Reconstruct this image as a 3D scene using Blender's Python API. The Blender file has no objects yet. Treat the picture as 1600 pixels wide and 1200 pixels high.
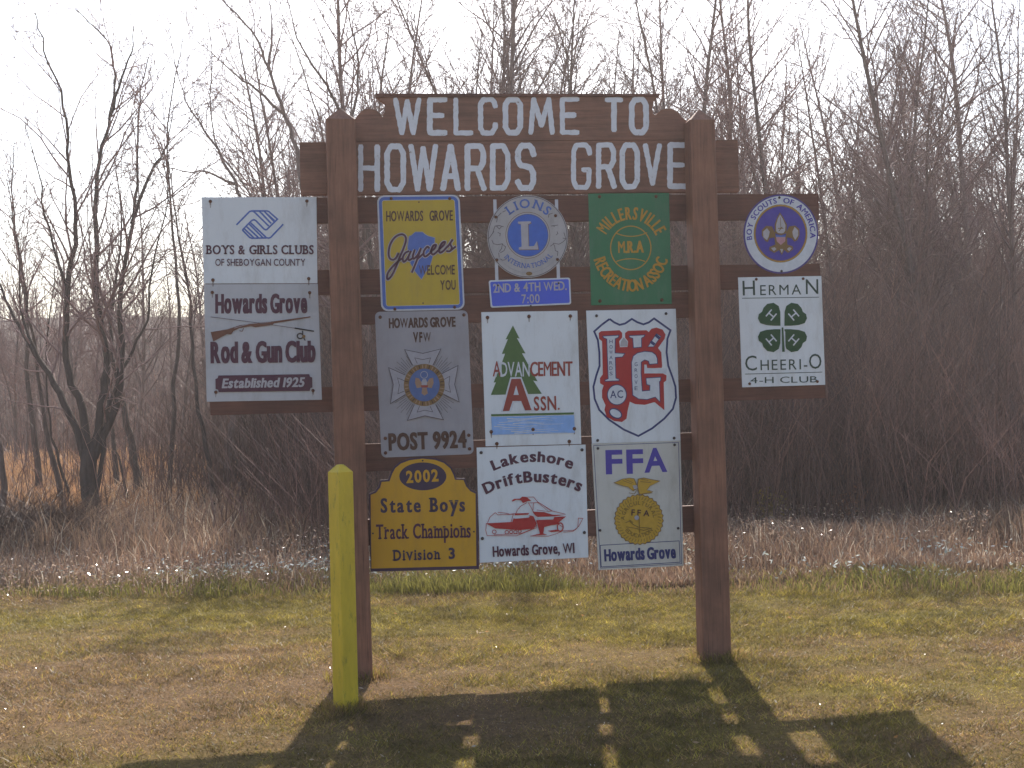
import bpy, math, random
import numpy as np
from math import sin, cos, pi, radians, atan, atan2, hypot, sqrt
from mathutils import Vector, Matrix
from mathutils.geometry import tessellate_polygon

# ------------------------------------------------------------------ camera
FPX, ROLL, YAW, PITCH = 2100.0, 0.0262, radians(81.95), atan(35 / 2100.0)
CAM = np.array([-1.1817, -7.608, 1.5])
F_ = np.array([cos(YAW) * cos(PITCH), sin(YAW) * cos(PITCH), sin(PITCH)])
R0 = np.array([sin(YAW), -cos(YAW), 0.0]); U0 = np.cross(R0, F_)
R_ = R0 * cos(ROLL) - U0 * sin(ROLL); U_ = U0 * cos(ROLL) + R0 * sin(ROLL)
S = bpy.context.scene
cd = bpy.data.cameras.new('camera'); cam = bpy.data.objects.new('camera', cd); S.collection.objects.link(cam)
cd.sensor_width = 36; cd.lens = FPX / 1600 * 36; cd.clip_end = 3000; cd.clip_start = 0.05
M = Matrix.Identity(4)
for i in range(3):
    M[i][0], M[i][1], M[i][2], M[i][3] = R_[i], U_[i], -F_[i], CAM[i]
cam.matrix_world = M; S.camera = cam

# ------------------------------------------------------------------ light
SUN_AZ, SUN_EL = radians(80.8), radians(41.0)
w = bpy.data.worlds.new('World'); S.world = w; w.use_nodes = True
nt = w.node_tree; nt.nodes.clear()
sky = nt.nodes.new('ShaderNodeTexSky'); sky.sky_type = 'NISHITA'; sky.sun_disc = False
sky.sun_elevation = SUN_EL; sky.sun_rotation = pi / 2 - SUN_AZ
sky.air_density = 1.0; sky.dust_density = 1.8; sky.ozone_density = 1.0
bg = nt.nodes.new('ShaderNodeBackground'); bg.inputs[1].default_value = 0.10
wo = nt.nodes.new('ShaderNodeOutputWorld')
nt.links.new(sky.outputs[0], bg.inputs[0]); nt.links.new(bg.outputs[0], wo.inputs[0])
sl = bpy.data.lights.new('sun', 'SUN'); sl.energy = 3.2; sl.angle = radians(0.7); sl.color = (1, 0.93, 0.84)
so = bpy.data.objects.new('sun', sl); S.collection.objects.link(so)
so.rotation_euler = Vector((cos(SUN_AZ) * cos(SUN_EL), sin(SUN_AZ) * cos(SUN_EL), sin(SUN_EL))).to_track_quat('Z', 'Y').to_euler()
so.location = (5, 30, 30)
S.view_settings.view_transform = 'Standard'; S.view_settings.look = 'None'
S.view_settings.exposure = 1.22; S.view_settings.gamma = 1
S.view_settings.use_curve_mapping = False

# ------------------------------------------------------------------ helpers
def P(px, py, Y):
    """point of the plane y = Y that shows at photo pixel px, py"""
    d = F_ + R_ * (px - 800) / FPX - U_ * (py - 600) / FPX
    t = (Y - CAM[1]) / d[1]
    return CAM + d * t
def G(px, py):
    d = F_ + R_ * (px - 800) / FPX - U_ * (py - 600) / FPX
    return CAM + d * (-CAM[2] / d[2])
def crop(x0, y0, s): return lambda X, Y: (x0 + X / s, y0 + Y / s)

def link(o, parent=None):
    S.collection.objects.link(o)
    if parent is not None: o.parent = parent
    return o
def tag(o, label=None, cat=None, group=None, kind=None):
    if label: o['label'] = label
    if cat: o['category'] = cat
    if group: o['group'] = group
    if kind: o['kind'] = kind
    return o
def empty(name, loc, label, cat, group=None):
    o = bpy.data.objects.new(name, None); o.empty_display_size = 0.1
    o.location = loc; link(o); return tag(o, label, cat, group)

def mesh_np(name, V, faces, mat, cols=None, smooth=False):
    """faces: list of (n, k) int arrays"""
    me = bpy.data.meshes.new(name)
    V = np.asarray(V, dtype=np.float32)
    me.vertices.add(len(V)); me.vertices.foreach_set('co', V.ravel())
    idx = np.concatenate([np.asarray(f).ravel() for f in faces]).astype(np.int32)
    tot = np.concatenate([np.full(len(f), np.asarray(f).shape[1]) for f in faces]).astype(np.int32)
    st = np.concatenate([[0], np.cumsum(tot)[:-1]]).astype(np.int32)
    me.loops.add(len(idx)); me.loops.foreach_set('vertex_index', idx)
    me.polygons.add(len(tot)); me.polygons.foreach_set('loop_start', st); me.polygons.foreach_set('loop_total', tot)
    if smooth: me.polygons.foreach_set('use_smooth', np.ones(len(tot), dtype=bool))
    me.update(calc_edges=True)
    if cols is not None:
        a = me.color_attributes.new('tint', 'FLOAT_COLOR', 'POINT')
        c = np.ones((len(V), 4), dtype=np.float32); c[:, :3] = cols
        a.data.foreach_set('color', c.ravel())
    if mat: me.materials.append(mat)
    return me
def obj(name, me, parent=None):
    return link(bpy.data.objects.new(name, me), parent)

def local(o, pts):
    """world points to the frame of parent empty o (empties are only translated)"""
    return np.asarray(pts, dtype=float) - np.array(o.location)

# ---- value noise
class Noise:
    def __init__(s, seed): s.g = np.random.RandomState(seed).rand(256, 256)
    def __call__(s, x, y, sc):
        x = np.asarray(x) / sc + 1000; y = np.asarray(y) / sc + 1000
        xi = np.floor(x).astype(int); yi = np.floor(y).astype(int); fx = x - xi; fy = y - yi
        fx = fx * fx * (3 - 2 * fx); fy = fy * fy * (3 - 2 * fy); g = s.g
        a = g[xi % 256, yi % 256]; b = g[(xi + 1) % 256, yi % 256]; c = g[xi % 256, (yi + 1) % 256]; d = g[(xi + 1) % 256, (yi + 1) % 256]
        return (a * (1 - fx) + b * fx) * (1 - fy) + (c * (1 - fx) + d * fx) * fy
N1, N2, N3 = Noise(1), Noise(2), Noise(3)

# ------------------------------------------------------------------ materials
def new_mat(name):
    m = bpy.data.materials.new(name); m.use_nodes = True
    n = m.node_tree; b = n.nodes['Principled BSDF']
    return m, n, b
def tex_noise(n, scale, detail=4, rough=0.6, mapping=None, coord='Object'):
    tc = n.nodes.new('ShaderNodeTexCoord'); mp = n.nodes.new('ShaderNodeMapping')
    if mapping: mp.inputs['Scale'].default_value = mapping
    t = n.nodes.new('ShaderNodeTexNoise'); t.inputs['Scale'].default_value = scale
    t.inputs['Detail'].default_value = detail; t.inputs['Roughness'].default_value = rough
    n.links.new(tc.outputs[coord], mp.inputs[0]); n.links.new(mp.outputs[0], t.inputs['Vector'])
    return t
def ramp(n, src, stops):
    r = n.nodes.new('ShaderNodeValToRGB'); e = r.color_ramp.elements
    while len(e) < len(stops): e.new(0.5)
    for k, (p, c) in enumerate(stops):
        e[k].position = p; e[k].color = (*c, 1)
    n.links.new(src, r.inputs[0]); return r
def paint(name, col, var=0.12, rough=0.5, scale=14, dirt=None, bump=0.0, mapping=None, spec=0.3):
    """painted surface: base colour, uneven fading, optional dirt blotches and grain"""
    m, n, b = new_mat(name)
    t = tex_noise(n, scale, 5, 0.65, mapping)
    lo = tuple(c * (1 - var) for c in col); hi = tuple(min(1, c * (1 + var)) for c in col)
    r = ramp(n, t.outputs[0], [(0.3, lo), (0.7, hi)])
    out = r.outputs[0]
    if dirt:
        t2 = tex_noise(n, scale * 0.8, 8, 0.78, (1.6, 1.6, 0.45))
        r2 = ramp(n, t2.outputs[0], [(0.50, (0, 0, 0)), (0.72, (1, 1, 1))])
        mx = n.nodes.new('ShaderNodeMix'); mx.data_type = 'RGBA'
        mlt = n.nodes.new('ShaderNodeMath'); mlt.operation = 'MULTIPLY'; mlt.inputs[1].default_value = dirt[1]
        n.links.new(r2.outputs[0], mlt.inputs[0]); n.links.new(mlt.outputs[0], mx.inputs[0])
        n.links.new(out, mx.inputs[6]); mx.inputs[7].default_value = (*dirt[0], 1); out = mx.outputs[2]
    n.links.new(out, b.inputs['Base Color'])
    b.inputs['Roughness'].default_value = rough
    b.inputs['Specular IOR Level'].default_value = spec
    if bump:
        bp = n.nodes.new('ShaderNodeBump'); bp.inputs['Strength'].default_value = bump; bp.inputs['Distance'].default_value = 0.01
        n.links.new(t.outputs[0], bp.inputs['Height']); n.links.new(bp.outputs[0], b.inputs['Normal'])
    return m

def wood_paint(name, col, along, knots=True):
    """weathered brown stain on sawn timber; grain runs along axis 'x' or 'z'"""
    m, n, b = new_mat(name)
    mp = (1.5, 30, 30) if along == 'x' else (30, 30, 1.5)
    g = tex_noise(n, 2.2, 8, 0.7, mp)
    r = ramp(n, g.outputs[0], [(0.25, tuple(c * 0.62 for c in col)), (0.5, col), (0.78, tuple(c * 1.35 for c in col))])
    big = tex_noise(n, 2.6, 5, 0.7)
    r2 = ramp(n, big.outputs[0], [(0.3, (0.7, 0.7, 0.72)), (0.7, (1.25, 1.2, 1.15))])
    mx = n.nodes.new('ShaderNodeMix'); mx.data_type = 'RGBA'; mx.blend_type = 'MULTIPLY'; mx.inputs[0].default_value = 1
    n.links.new(r.outputs[0], mx.inputs[6]); n.links.new(r2.outputs[0], mx.inputs[7])
    # peeled flecks of grey wood
    pf = tex_noise(n, 9, 9, 0.75, (0.5, 3, 3) if along == 'x' else (3, 3, 0.5))
    rp = ramp(n, pf.outputs[0], [(0.62, (0, 0, 0)), (0.71, (1, 1, 1))])
    ml = n.nodes.new('ShaderNodeMath'); ml.operation = 'MULTIPLY'; ml.inputs[1].default_value = 0.5
    n.links.new(rp.outputs[0], ml.inputs[0])
    ck = tex_noise(n, 3.2, 3, 0.5, (0.7, 46, 46) if along == 'x' else (46, 46, 0.7))
    rc = ramp(n, ck.outputs[0], [(0.285, (0.30, 0.28, 0.28)), (0.315, (1, 1, 1))])
    mc_ = n.nodes.new('ShaderNodeMix'); mc_.data_type = 'RGBA'; mc_.blend_type = 'MULTIPLY'; mc_.inputs[0].default_value = 1
    n.links.new(mx.outputs[2], mc_.inputs[6]); n.links.new(rc.outputs[0], mc_.inputs[7]); mx = mc_
    m2 = n.nodes.new('ShaderNodeMix'); m2.data_type = 'RGBA'; n.links.new(ml.outputs[0], m2.inputs[0])
    n.links.new(mx.outputs[2], m2.inputs[6]); m2.inputs[7].default_value = (0.16, 0.12, 0.10, 1)
    n.links.new(m2.outputs[2], b.inputs['Base Color'])
    b.inputs['Roughness'].default_value = 0.68; b.inputs['Specular IOR Level'].default_value = 0.35
    bp = n.nodes.new('ShaderNodeBump'); bp.inputs['Strength'].default_value = 0.5; bp.inputs['Distance'].default_value = 0.004
    n.links.new(g.outputs[0], bp.inputs['Height']); n.links.new(bp.outputs[0], b.inputs['Normal'])
    return m

def leafy(name, trans=0.45, rough=0.45, spec=0.4, tintmul=(1, 1, 1)):
    """thin plant matter coloured by the tint attribute, lets light through"""
    m, n, b = new_mat(name)
    a = n.nodes.new('ShaderNodeAttribute'); a.attribute_name = 'tint'
    b.inputs['Roughness'].default_value = rough; b.inputs['Specular IOR Level'].default_value = spec
    n.links.new(a.outputs['Color'], b.inputs['Base Color'])
    if trans:
        tr = n.nodes.new('ShaderNodeBsdfTranslucent'); mxs = n.nodes.new('ShaderNodeMixShader'); mxs.inputs[0].default_value = trans
        n.links.new(a.outputs['Color'], tr.inputs[0])
        n.links.new(b.outputs[0], mxs.inputs[1]); n.links.new(tr.outputs[0], mxs.inputs[2])
        n.links.new(mxs.outputs[0], n.nodes['Material Output'].inputs[0])
    return m

def bark(name, c0, c1):
    m, n, b = new_mat(name)
    t = tex_noise(n, 6, 8, 0.7, (4, 4, 0.7)); r = ramp(n, t.outputs[0], [(0.3, c0), (0.7, c1)])
    oi = n.nodes.new('ShaderNodeObjectInfo')
    hs = n.nodes.new('ShaderNodeHueSaturation'); mr = n.nodes.new('ShaderNodeMapRange')
    mr.inputs[3].default_value = 0.65; mr.inputs[4].default_value = 1.35
    n.links.new(oi.outputs['Random'], mr.inputs[0]); n.links.new(mr.outputs[0], hs.inputs['Value'])
    n.links.new(r.outputs[0], hs.inputs['Color']); n.links.new(hs.outputs[0], b.inputs['Base Color'])
    b.inputs['Roughness'].default_value = 0.75; b.inputs['Specular IOR Level'].default_value = 0.25
    bp = n.nodes.new('ShaderNodeBump'); bp.inputs['Strength'].default_value = 0.7; bp.inputs['Distance'].default_value = 0.02
    n.links.new(t.outputs[0], bp.inputs['Height']); n.links.new(bp.outputs[0], b.inputs['Normal'])
    return m

BROWN = (0.235, 0.110, 0.070)
MAT = dict(
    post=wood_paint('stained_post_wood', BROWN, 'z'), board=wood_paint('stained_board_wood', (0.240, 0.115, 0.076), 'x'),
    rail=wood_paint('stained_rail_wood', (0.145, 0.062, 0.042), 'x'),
    white=paint('white_sheet_enamel', (0.72, 0.72, 0.74), 0.03, 0.4, 5, ((0.42, 0.38, 0.35), 0.5)),
    white2=paint('aged_white_enamel', (0.50, 0.48, 0.50), 0.05, 0.45, 6, ((0.30, 0.27, 0.25), 0.5)),
    greymetal=paint('weathered_aluminium_sheet', (0.34, 0.31, 0.33), 0.07, 0.5, 7, ((0.24, 0.20, 0.19), 0.4)),
    cream=paint('cream_sheet_enamel', (0.58, 0.54, 0.49), 0.05, 0.45, 6, ((0.34, 0.30, 0.24), 0.5)),
    yellow=paint('faded_yellow_enamel', (0.52, 0.35, 0.028), 0.06, 0.45, 6, ((0.36, 0.25, 0.06), 0.5)),
    gold=paint('golden_yellow_enamel', (0.58, 0.30, 0.015), 0.05, 0.45, 6, ((0.38, 0.20, 0.04), 0.5)),
    green=paint('green_sheet_enamel', (0.035, 0.17, 0.075), 0.08, 0.45, 8, ((0.12, 0.20, 0.14), 0.5)),
    blueplate=paint('blue_plate_enamel', (0.07, 0.11, 0.62), 0.06, 0.4, 8),
    silver=paint('silver_disc', (0.44, 0.40, 0.40), 0.08, 0.5, 9, ((0.26, 0.22, 0.21), 0.4)),
    purple=paint('purple_enamel', (0.08, 0.05, 0.22), 0.06, 0.4, 8),
    rust=paint('rusty_steel', (0.13, 0.050, 0.028), 0.4, 0.8, 160), bolt=paint('dark_bolt_steel', (0.06, 0.045, 0.045), 0.3, 0.5, 160),
    ring=paint('pale_strap_paint', (0.55, 0.54, 0.58), 0.1, 0.5, 20),
    plum=paint('plum_board_edge', (0.065, 0.032, 0.060), 0.1, 0.5, 9), bollard=None)
INK = {}
def ink(name, col):
    if name not in INK: INK[name] = paint('print_' + name, col, 0.10, 0.5, 25)
    return INK[name]
ink('plum', (0.050, 0.028, 0.060)); ink('fadedblue', (0.085, 0.13, 0.30)); ink('maroon', (0.085, 0.022, 0.045)); ink('darkbrown', (0.085, 0.035, 0.022)); ink('navy', (0.030, 0.035, 0.14)); ink('royal', (0.05, 0.13, 0.50))
ink('midblue', (0.085, 0.15, 0.45)); ink('red', (0.42, 0.025, 0.025)); ink('pine', (0.085, 0.15, 0.045)); ink('black', (0.03, 0.025, 0.03))
ink('white', (0.62, 0.62, 0.66)); ink('orange', (0.50, 0.26, 0.03)); ink('sky', (0.26, 0.42, 0.75)); ink('purple', (0.075, 0.05, 0.33))
ink('darkgreen', (0.018, 0.07, 0.022)); ink('greenblack', (0.03, 0.055, 0.04)); ink('goldinside', (0.52, 0.30, 0.03)); ink('olive', (0.20, 0.12, 0.02))
ink('greyline', (0.10, 0.07, 0.085)); ink('tan', (0.34, 0.20, 0.13)); ink('silver', (0.44, 0.40, 0.42)); ink('brick', (0.30, 0.05, 0.035)); ink('pink', (0.5, 0.25, 0.28))
ink('goldbrown', (0.22, 0.12, 0.04)); ink('lightgrey', (0.36, 0.33, 0.36)); ink('wood', (0.16, 0.06, 0.035))

def peeling_white():
    m, n, b = new_mat('peeling_white_paint')
    t = tex_noise(n, 24, 9, 0.8); r = ramp(n, t.outputs[0], [(0.33, (0.22, 0.13, 0.10)), (0.37, (0.66, 0.65, 0.68)), (0.7, (0.78, 0.77, 0.82))])
    n.links.new(r.outputs[0], b.inputs['Base Color']); b.inputs['Roughness'].default_value = 0.6
    return m
INK['painted'] = peeling_white()
def stain_mat():
    m, n, b = new_mat('rust_stain'); b.inputs['Base Color'].default_value = (0.22, 0.09, 0.035, 1); b.inputs['Roughness'].default_value = 0.8
    t = tex_noise(n, 60, 4, 0.6); r = ramp(n, t.outputs[0], [(0.3, (0.25, 0.25, 0.25)), (0.7, (0.75, 0.75, 0.75))])
    n.links.new(r.outputs[0], b.inputs['Alpha']); return m
INK['stain'] = stain_mat()

# bollard: yellow paint, rubbed and grubby towards the grass
def bollard_mat():
    m, n, b = new_mat('yellow_bollard_paint')
    t = tex_noise(n, 5, 6, 0.65, (3, 3, 0.8)); r = ramp(n, t.outputs[0], [(0.3, (0.55, 0.37, 0.018)), (0.7, (0.72, 0.49, 0.028))])
    s = tex_noise(n, 14, 9, 0.8, (1.5, 1.5, 0.5)); rs = ramp(n, s.outputs[0], [(0.55, (0, 0, 0)), (0.66, (0.75, 0.75, 0.75))])
    mx = n.nodes.new('ShaderNodeMix'); mx.data_type = 'RGBA'; n.links.new(rs.outputs[0], mx.inputs[0])
    n.links.new(r.outputs[0], mx.inputs[6]); mx.inputs[7].default_value = (0.20, 0.17, 0.02, 1)
    n.links.new(mx.outputs[2], b.inputs['Base Color']); b.inputs['Roughness'].default_value = 0.5
    bp = n.nodes.new('ShaderNodeBump'); bp.inputs['Strength'].default_value = 0.4; bp.inputs['Distance'].default_value = 0.003
    n.links.new(t.outputs[0], bp.inputs['Height']); n.links.new(bp.outputs[0], b.inputs['Normal'])
    return m
MAT['bollard'] = bollard_mat()
MAT['grass'] = leafy('grass_blades', 0.5, 0.5, 0.3)
MAT['straw'] = leafy('dry_grass', 0.45, 0.42, 0.5)
MAT['brush'] = leafy('brush_stems', 0.0, 0.6, 0.35)
MAT['barkdark'] = bark('dark_bark', (0.050, 0.033, 0.027), (0.14, 0.096, 0.078))
MAT['barkgrey'] = bark('greyish_bark', (0.130, 0.085, 0.070), (0.29, 0.205, 0.175))
MAT['twig'] = bark('twig_bark', (0.150, 0.088, 0.078), (0.300, 0.185, 0.165))

# ------------------------------------------------------------------ terrain
B0, B1 = G(0, 933), G(1600, 931)                   # far edge of the mown lawn
def edge_y(x): return B0[1] + (x - B0[0]) / (B1[0] - B0[0]) * (B1[1] - B0[1])
def relief(x, y):
    near = 0.05 * (N1(x, y, 1.7) - 0.5) + 0.030 * (N2(x, y, 0.45) - 0.5) + 0.012 * (N3(x, y, 0.16) - 0.5)
    k = np.clip(np.hypot(x * 0.5, y + 0.3) / 1.2, 0, 1)      # level at the sign
    near = near * k
    beyond = np.clip((y - edge_y(x)) / 3, 0, 1)
    rough = beyond * (0.30 * (N3(x, y, 5.0) - 0.45))
    hill = np.clip((y - 55) / 60, 0, 1); hill = hill * hill * (3 - 2 * hill)
    hill = hill * (9.5 + 3.5 * (N1(x, y * 0.2, 38.0) - 0.5) + 2.2 * (N2(x, y * 0.3, 9.0) - 0.5) + 1.2 * (N3(x, y, 3.0) - 0.5))
    return near + rough + hill
def grid(x0, x1, nx, y0, y1, ny, powy=1.0):
    xs = np.linspace(x0, x1, nx); ys = y0 + (y1 - y0) * np.linspace(0, 1, ny) ** powy
    X, Y = np.meshgrid(xs, ys); return X, Y
def axis(pieces):
    return np.unique(np.concatenate([np.linspace(a, b, n) for a, b, n in pieces]))
xs = axis([(-700, -60, 20), (-60, -9, 40), (-9, 11, 180), (11, 70, 44), (70, 700, 20)])
ys = axis([(-300, -12, 12), (-12, -8, 8), (-8, 8, 150), (8, 40, 60), (40, 130, 90), (130, 1200, 30)])
X, Y = np.meshgrid(xs, ys); Z = relief(X, Y)
ii = np.arange(len(xs) * len(ys)).reshape(len(ys), len(xs))
quads = np.stack([ii[:-1, :-1], ii[:-1, 1:], ii[1:, 1:], ii[1:, :-1]], -1).reshape(-1, 4)
def lawn_tint(x, y):
    """albedo of the short turf: greener strip towards the edge, worn red-brown thatch patches"""
    e = edge_y(x) - y
    g = 0.40 + 0.9 * (N1(x * 0.6, y, 1.1) - 0.5) + 0.6 * (N2(x, y, 0.35) - 0.5)
    g = g + 0.55 * np.exp(-((e - 1.25) / 0.65) ** 2) * np.clip((2.0 - x) / 2.5, 0.25, 1)
    worn = np.exp(-((x + 2.6) / 2.2) ** 2 - ((y + 0.1) / 1.1) ** 2) + 0.5 * np.exp(-((x - 3.4) / 1.6) ** 2 - ((y + 0.3) / 0.7) ** 2)
    g = np.clip(g - 0.75 * worn, 0, 1)
    return g
GREEN, STRAW, THATCH = np.array([0.30, 0.240, 0.045]), np.array([0.44, 0.290, 0.105]), np.array([0.26, 0.165, 0.088])
g0 = lawn_tint(X, Y)[..., None]
col = (GREEN * 0.6 * g0 + THATCH * 0.75 * (1 - g0))
bey = np.clip((Y - edge_y(X)) / 0.4, 0, 1)[..., None]
litter = np.array([0.155, 0.085, 0.045]) * (0.75 + 0.5 * N2(X, Y, 1.5)[..., None])
farc = np.clip((Y - 50) / 15, 0, 1)[..., None]
woodc = np.array([0.075, 0.052, 0.046]) * (0.7 + 0.6 * N1(X, Y, 4.0)[..., None])
col = col * (1 - bey) + litter * bey; col = col * (1 - farc) + woodc * farc
gm, n, b = new_mat('ground_soil_and_thatch')
a = n.nodes.new('ShaderNodeAttribute'); a.attribute_name = 'tint'
t = tex_noise(n, 30, 8, 0.75); r = ramp(n, t.outputs[0], [(0.3, (0.45, 0.45, 0.45)), (0.7, (1.4, 1.35, 1.3))])
mx = n.nodes.new('ShaderNodeMix'); mx.data_type = 'RGBA'; mx.blend_type = 'MULTIPLY'; mx.inputs[0].default_value = 1
n.links.new(a.outputs['Color'], mx.inputs[6]); n.links.new(r.outputs[0], mx.inputs[7]); n.links.new(mx.outputs[2], b.inputs['Base Color'])
b.inputs['Roughness'].default_value = 0.95; b.inputs['Specular IOR Level'].default_value = 0.1
bp = n.nodes.new('ShaderNodeBump'); bp.inputs['Strength'].default_value = 0.8; bp.inputs['Distance'].default_value = 0.03
n.links.new(t.outputs[0], bp.inputs['Height']); n.links.new(bp.outputs[0], b.inputs['Normal'])
tag(obj('ground', mesh_np('ground', np.stack([X, Y, Z], -1).reshape(-1, 3), [quads], gm, col.reshape(-1, 3), True)), kind='structure')

# ------------------------------------------------------------------ blades
def blades(name, x, y, h, wd, tint, mat, lean=0.5, seg=2, rng=None, z=None):
    """one mesh of bent tapering blades"""
    n = len(x); rng = rng or np.random.RandomState(5)
    z = relief(x, y) - 0.005 if z is None else z
    az = rng.rand(n) * 2 * pi; dx, dy = np.cos(az), np.sin(az)
    fa = rng.rand(n) * 2 * pi; wx, wy = np.cos(fa) * wd / 2, np.sin(fa) * wd / 2
    ln = lean * h * (0.2 + rng.rand(n))
    V = []
    fr = [0.0] + ([0.55] if seg == 2 else [])
    for f in fr:
        k = 1 - 0.35 * f
        cx, cy, cz = x + dx * ln * f ** 2, y + dy * ln * f ** 2, z + h * f
        V.append(np.stack([cx - wx * k, cy - wy * k, cz], -1)); V.append(np.stack([cx + wx * k, cy + wy * k, cz], -1))
    V.append(np.stack([x + dx * ln, y + dy * ln, z + h * (1 - 0.25 * lean)], -1))
    V = np.stack(V, 1); k = V.shape[1]; base = (np.arange(n) * k)[:, None]
    if seg == 2: fs = [base + np.array([[0, 1, 3, 2]]), base + np.array([[2, 3, 4]])]
    else: fs = [base + np.array([[0, 1, 2]])]
    cols = np.repeat(tint, k, axis=0)
    return tag(obj(name, mesh_np(name, V.reshape(-1, 3), fs, mat, cols)), kind='stuff')
def mixcol(g, a, b_): return a * g[:, None] + b_ * (1 - g[:, None])

rng = np.random.RandomState(11)
# mown turf: dense in view, thinner to the sides
def turf(n, x0, x1, y0, seed):
    r = np.random.RandomState(seed)
    x = x0 + (x1 - x0) * r.rand(n); e = edge_y(x) + 0.02; y = y0 + (e - y0) * r.rand(n)
    return x, y
xa, ya = turf(430000, -4.3, 5.2, -3.2, 21); xb, yb = turf(60000, -9, 11, -7, 22)
x = np.concatenate([xa, xb]); y = np.concatenate([ya, yb]); g = lawn_tint(x, y)
sel = rng.rand(len(x))
dead = (rng.rand(len(x)) > g * 0.85 + 0.08)
tint = np.where(dead[:, None], mixcol(rng.rand(len(x)), STRAW, THATCH), GREEN * (0.6 + 0.7 * rng.rand(len(x)))[:, None]) * (0.45 + 0.95 * rng.rand(len(x)) ** 1.5)[:, None] * ((0.45 + 1.1 * N2(x, y, 0.07)) * (0.7 + 0.6 * N3(x, y, 0.25)))[:, None]
pale = rng.rand(len(x)) < 0.0005
tint[pale] = np.array([0.55, 0.50, 0.40])  # a few blades coloured pale to act as sparkles
h = (0.020 + 0.028 * rng.rand(len(x))) * (0.5 + 1.0 * N2(x * 0.7, y, 0.28)) * np.where(dead, 0.8, 1.1)
h *= 1 + 0.8 * np.exp(-((edge_y(x) - y) / 0.15) ** 2)
k = np.minimum(np.hypot(x + 1.04, y), np.hypot(x - 1.05, y)); k = np.minimum(k, np.hypot(x + 1.11, y + 0.85))
h *= 1 + 1.9 * np.exp(-(k / 0.16) ** 2)
blades('lawn_grass', x, y, h, 0.0040 + 0.0035 * rng.rand(len(x)), tint, MAT['grass'], 1.3, 1, rng)

# longer grass the mower missed around the feet of the posts
cx = np.repeat([-1.02, 1.07, -1.11], 420); cy = np.repeat([0.0, 0.0, -0.83], 420); rr_ = np.repeat([0.11, 0.11, 0.07], 420); n = len(cx)
an = 2 * pi * rng.rand(n); rd = rr_ * (0.85 + 0.9 * rng.rand(n) ** 1.5); x = cx + rd * np.cos(an); y = cy + rd * np.sin(an)
tint = np.where((rng.rand(n) < 0.6)[:, None], mixcol(rng.rand(n), STRAW, THATCH), GREEN * (0.5 + 0.7 * rng.rand(n))[:, None])
blades('foot_grass', x, y, 0.03 + 0.075 * rng.rand(n) ** 1.6, 0.003 + 0.003 * rng.rand(n), tint, MAT['grass'], 0.7, 2, rng)

# unmown green fringe along the edge of the lawn
n = 70000; x = -12 + 27 * rng.rand(n); off = 0.02 + 1.0 * rng.rand(n) ** 1.1; y = edge_y(x) + off
cl = N1(x, y, 0.5) * 0.7 + N2(x, y, 1.6) * 0.5
keep = rng.rand(n) < 0.25 + 0.9 * cl; x, y, off, cl = x[keep], y[keep], off[keep], cl[keep]; n = len(x)
gg = np.clip(0.85 - off * 0.60 + 0.8 * (cl - 0.55), 0, 1); dead = rng.rand(n) > gg
tint = np.where(dead[:, None], mixcol(rng.rand(n), np.array([0.40, 0.29, 0.15]), np.array([0.22, 0.13, 0.07])), np.array([0.22, 0.20, 0.050]) * (0.6 + 0.9 * rng.rand(n))[:, None])
blades('unmown_grass', x, y, (0.04 + 0.12 * rng.rand(n)) * (0.45 + 0.9 * cl), 0.006 + 0.004 * rng.rand(n), tint, MAT['grass'], 0.7, 2, rng)

# tall dry grass of the rough
def rough_density(x, y): return 0.45 + 0.9 * N1(x, y, 1.4)
def right_thicket(x, y):
    """1 where the brush stands close behind the sign and to the right, 0 in the open meadow at left"""
    px = 800 + FPX * ((x - CAM[0]) * R0[0] + (y - CAM[1]) * R0[1]) / ((x - CAM[0]) * F_[0] + (y - CAM[1]) * F_[1])
    return np.clip((px - 330) / 230, 0, 1), px
n = 150000
d = rng.rand(n); y = 2.9 + 14 * d ** 1.7; half = 1.2 * (y + 9) * 0.5
x = -1.18 + 0.14 * (y + 7.6) + (rng.rand(n) * 2 - 1) * half
rt, px = right_thicket(x, y)
keep = (y > edge_y(x) + 0.35) & (rng.rand(n) < rough_density(x, y) * (1 - rt * np.clip((y - 5.2) / 1.6, 0, 1))); x, y = x[keep], y[keep]; n = len(x)
rt, px = right_thicket(x, y); off = y - edge_y(x)
hh = np.clip(0.10 + off * 0.16, 0.08, 0.50) * (0.5 + 0.8 * rng.rand(n)) * (0.25 + 1.1 * N2(x, y, 0.8)) * (1 - 0.35 * rt)
c1, c2, c3 = np.array([0.40, 0.270, 0.175]), np.array([0.23, 0.140, 0.098]), np.array([0.62, 0.52, 0.40])
tint = mixcol(rng.rand(n), c1, c2) * (0.7 + 0.6 * N3(x, y, 0.8))[:, None]
pl = rng.rand(n) < 0.10; tint[pl] = c3 * (0.8 + 0.4 * rng.rand(pl.sum()))[:, None]
blades('dry_grass', x, y, hh, 0.005 + 0.005 * rng.rand(n) + 0.0006 * y, tint, MAT['straw'], 0.55, 2, rng)
# far meadow: sunlit orange grass under the left trees
n = 70000; y = 11 + 45 * rng.rand(n) ** 1.2; x = CAM[0] + (y + 7.6) * (-0.36 + 0.50 * rng.rand(n))
rt, px = right_thicket(x, y); keep = rng.rand(n) > rt * 1.3; x, y = x[keep], y[keep]; n = len(x)
tint = mixcol(rng.rand(n), np.array([0.60, 0.36, 0.18]), np.array([0.46, 0.24, 0.12])) * (0.65 + 0.7 * N1(x, y, 2.5))[:, None]
blades('meadow_grass', x, y, 0.2 + 0.45 * rng.rand(n) * (0.5 + N2(x, y, 3)), 0.014 + 0.014 * rng.rand(n) + 0.0004 * y, tint, MAT['straw'], 0.5, 2, rng)

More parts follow.
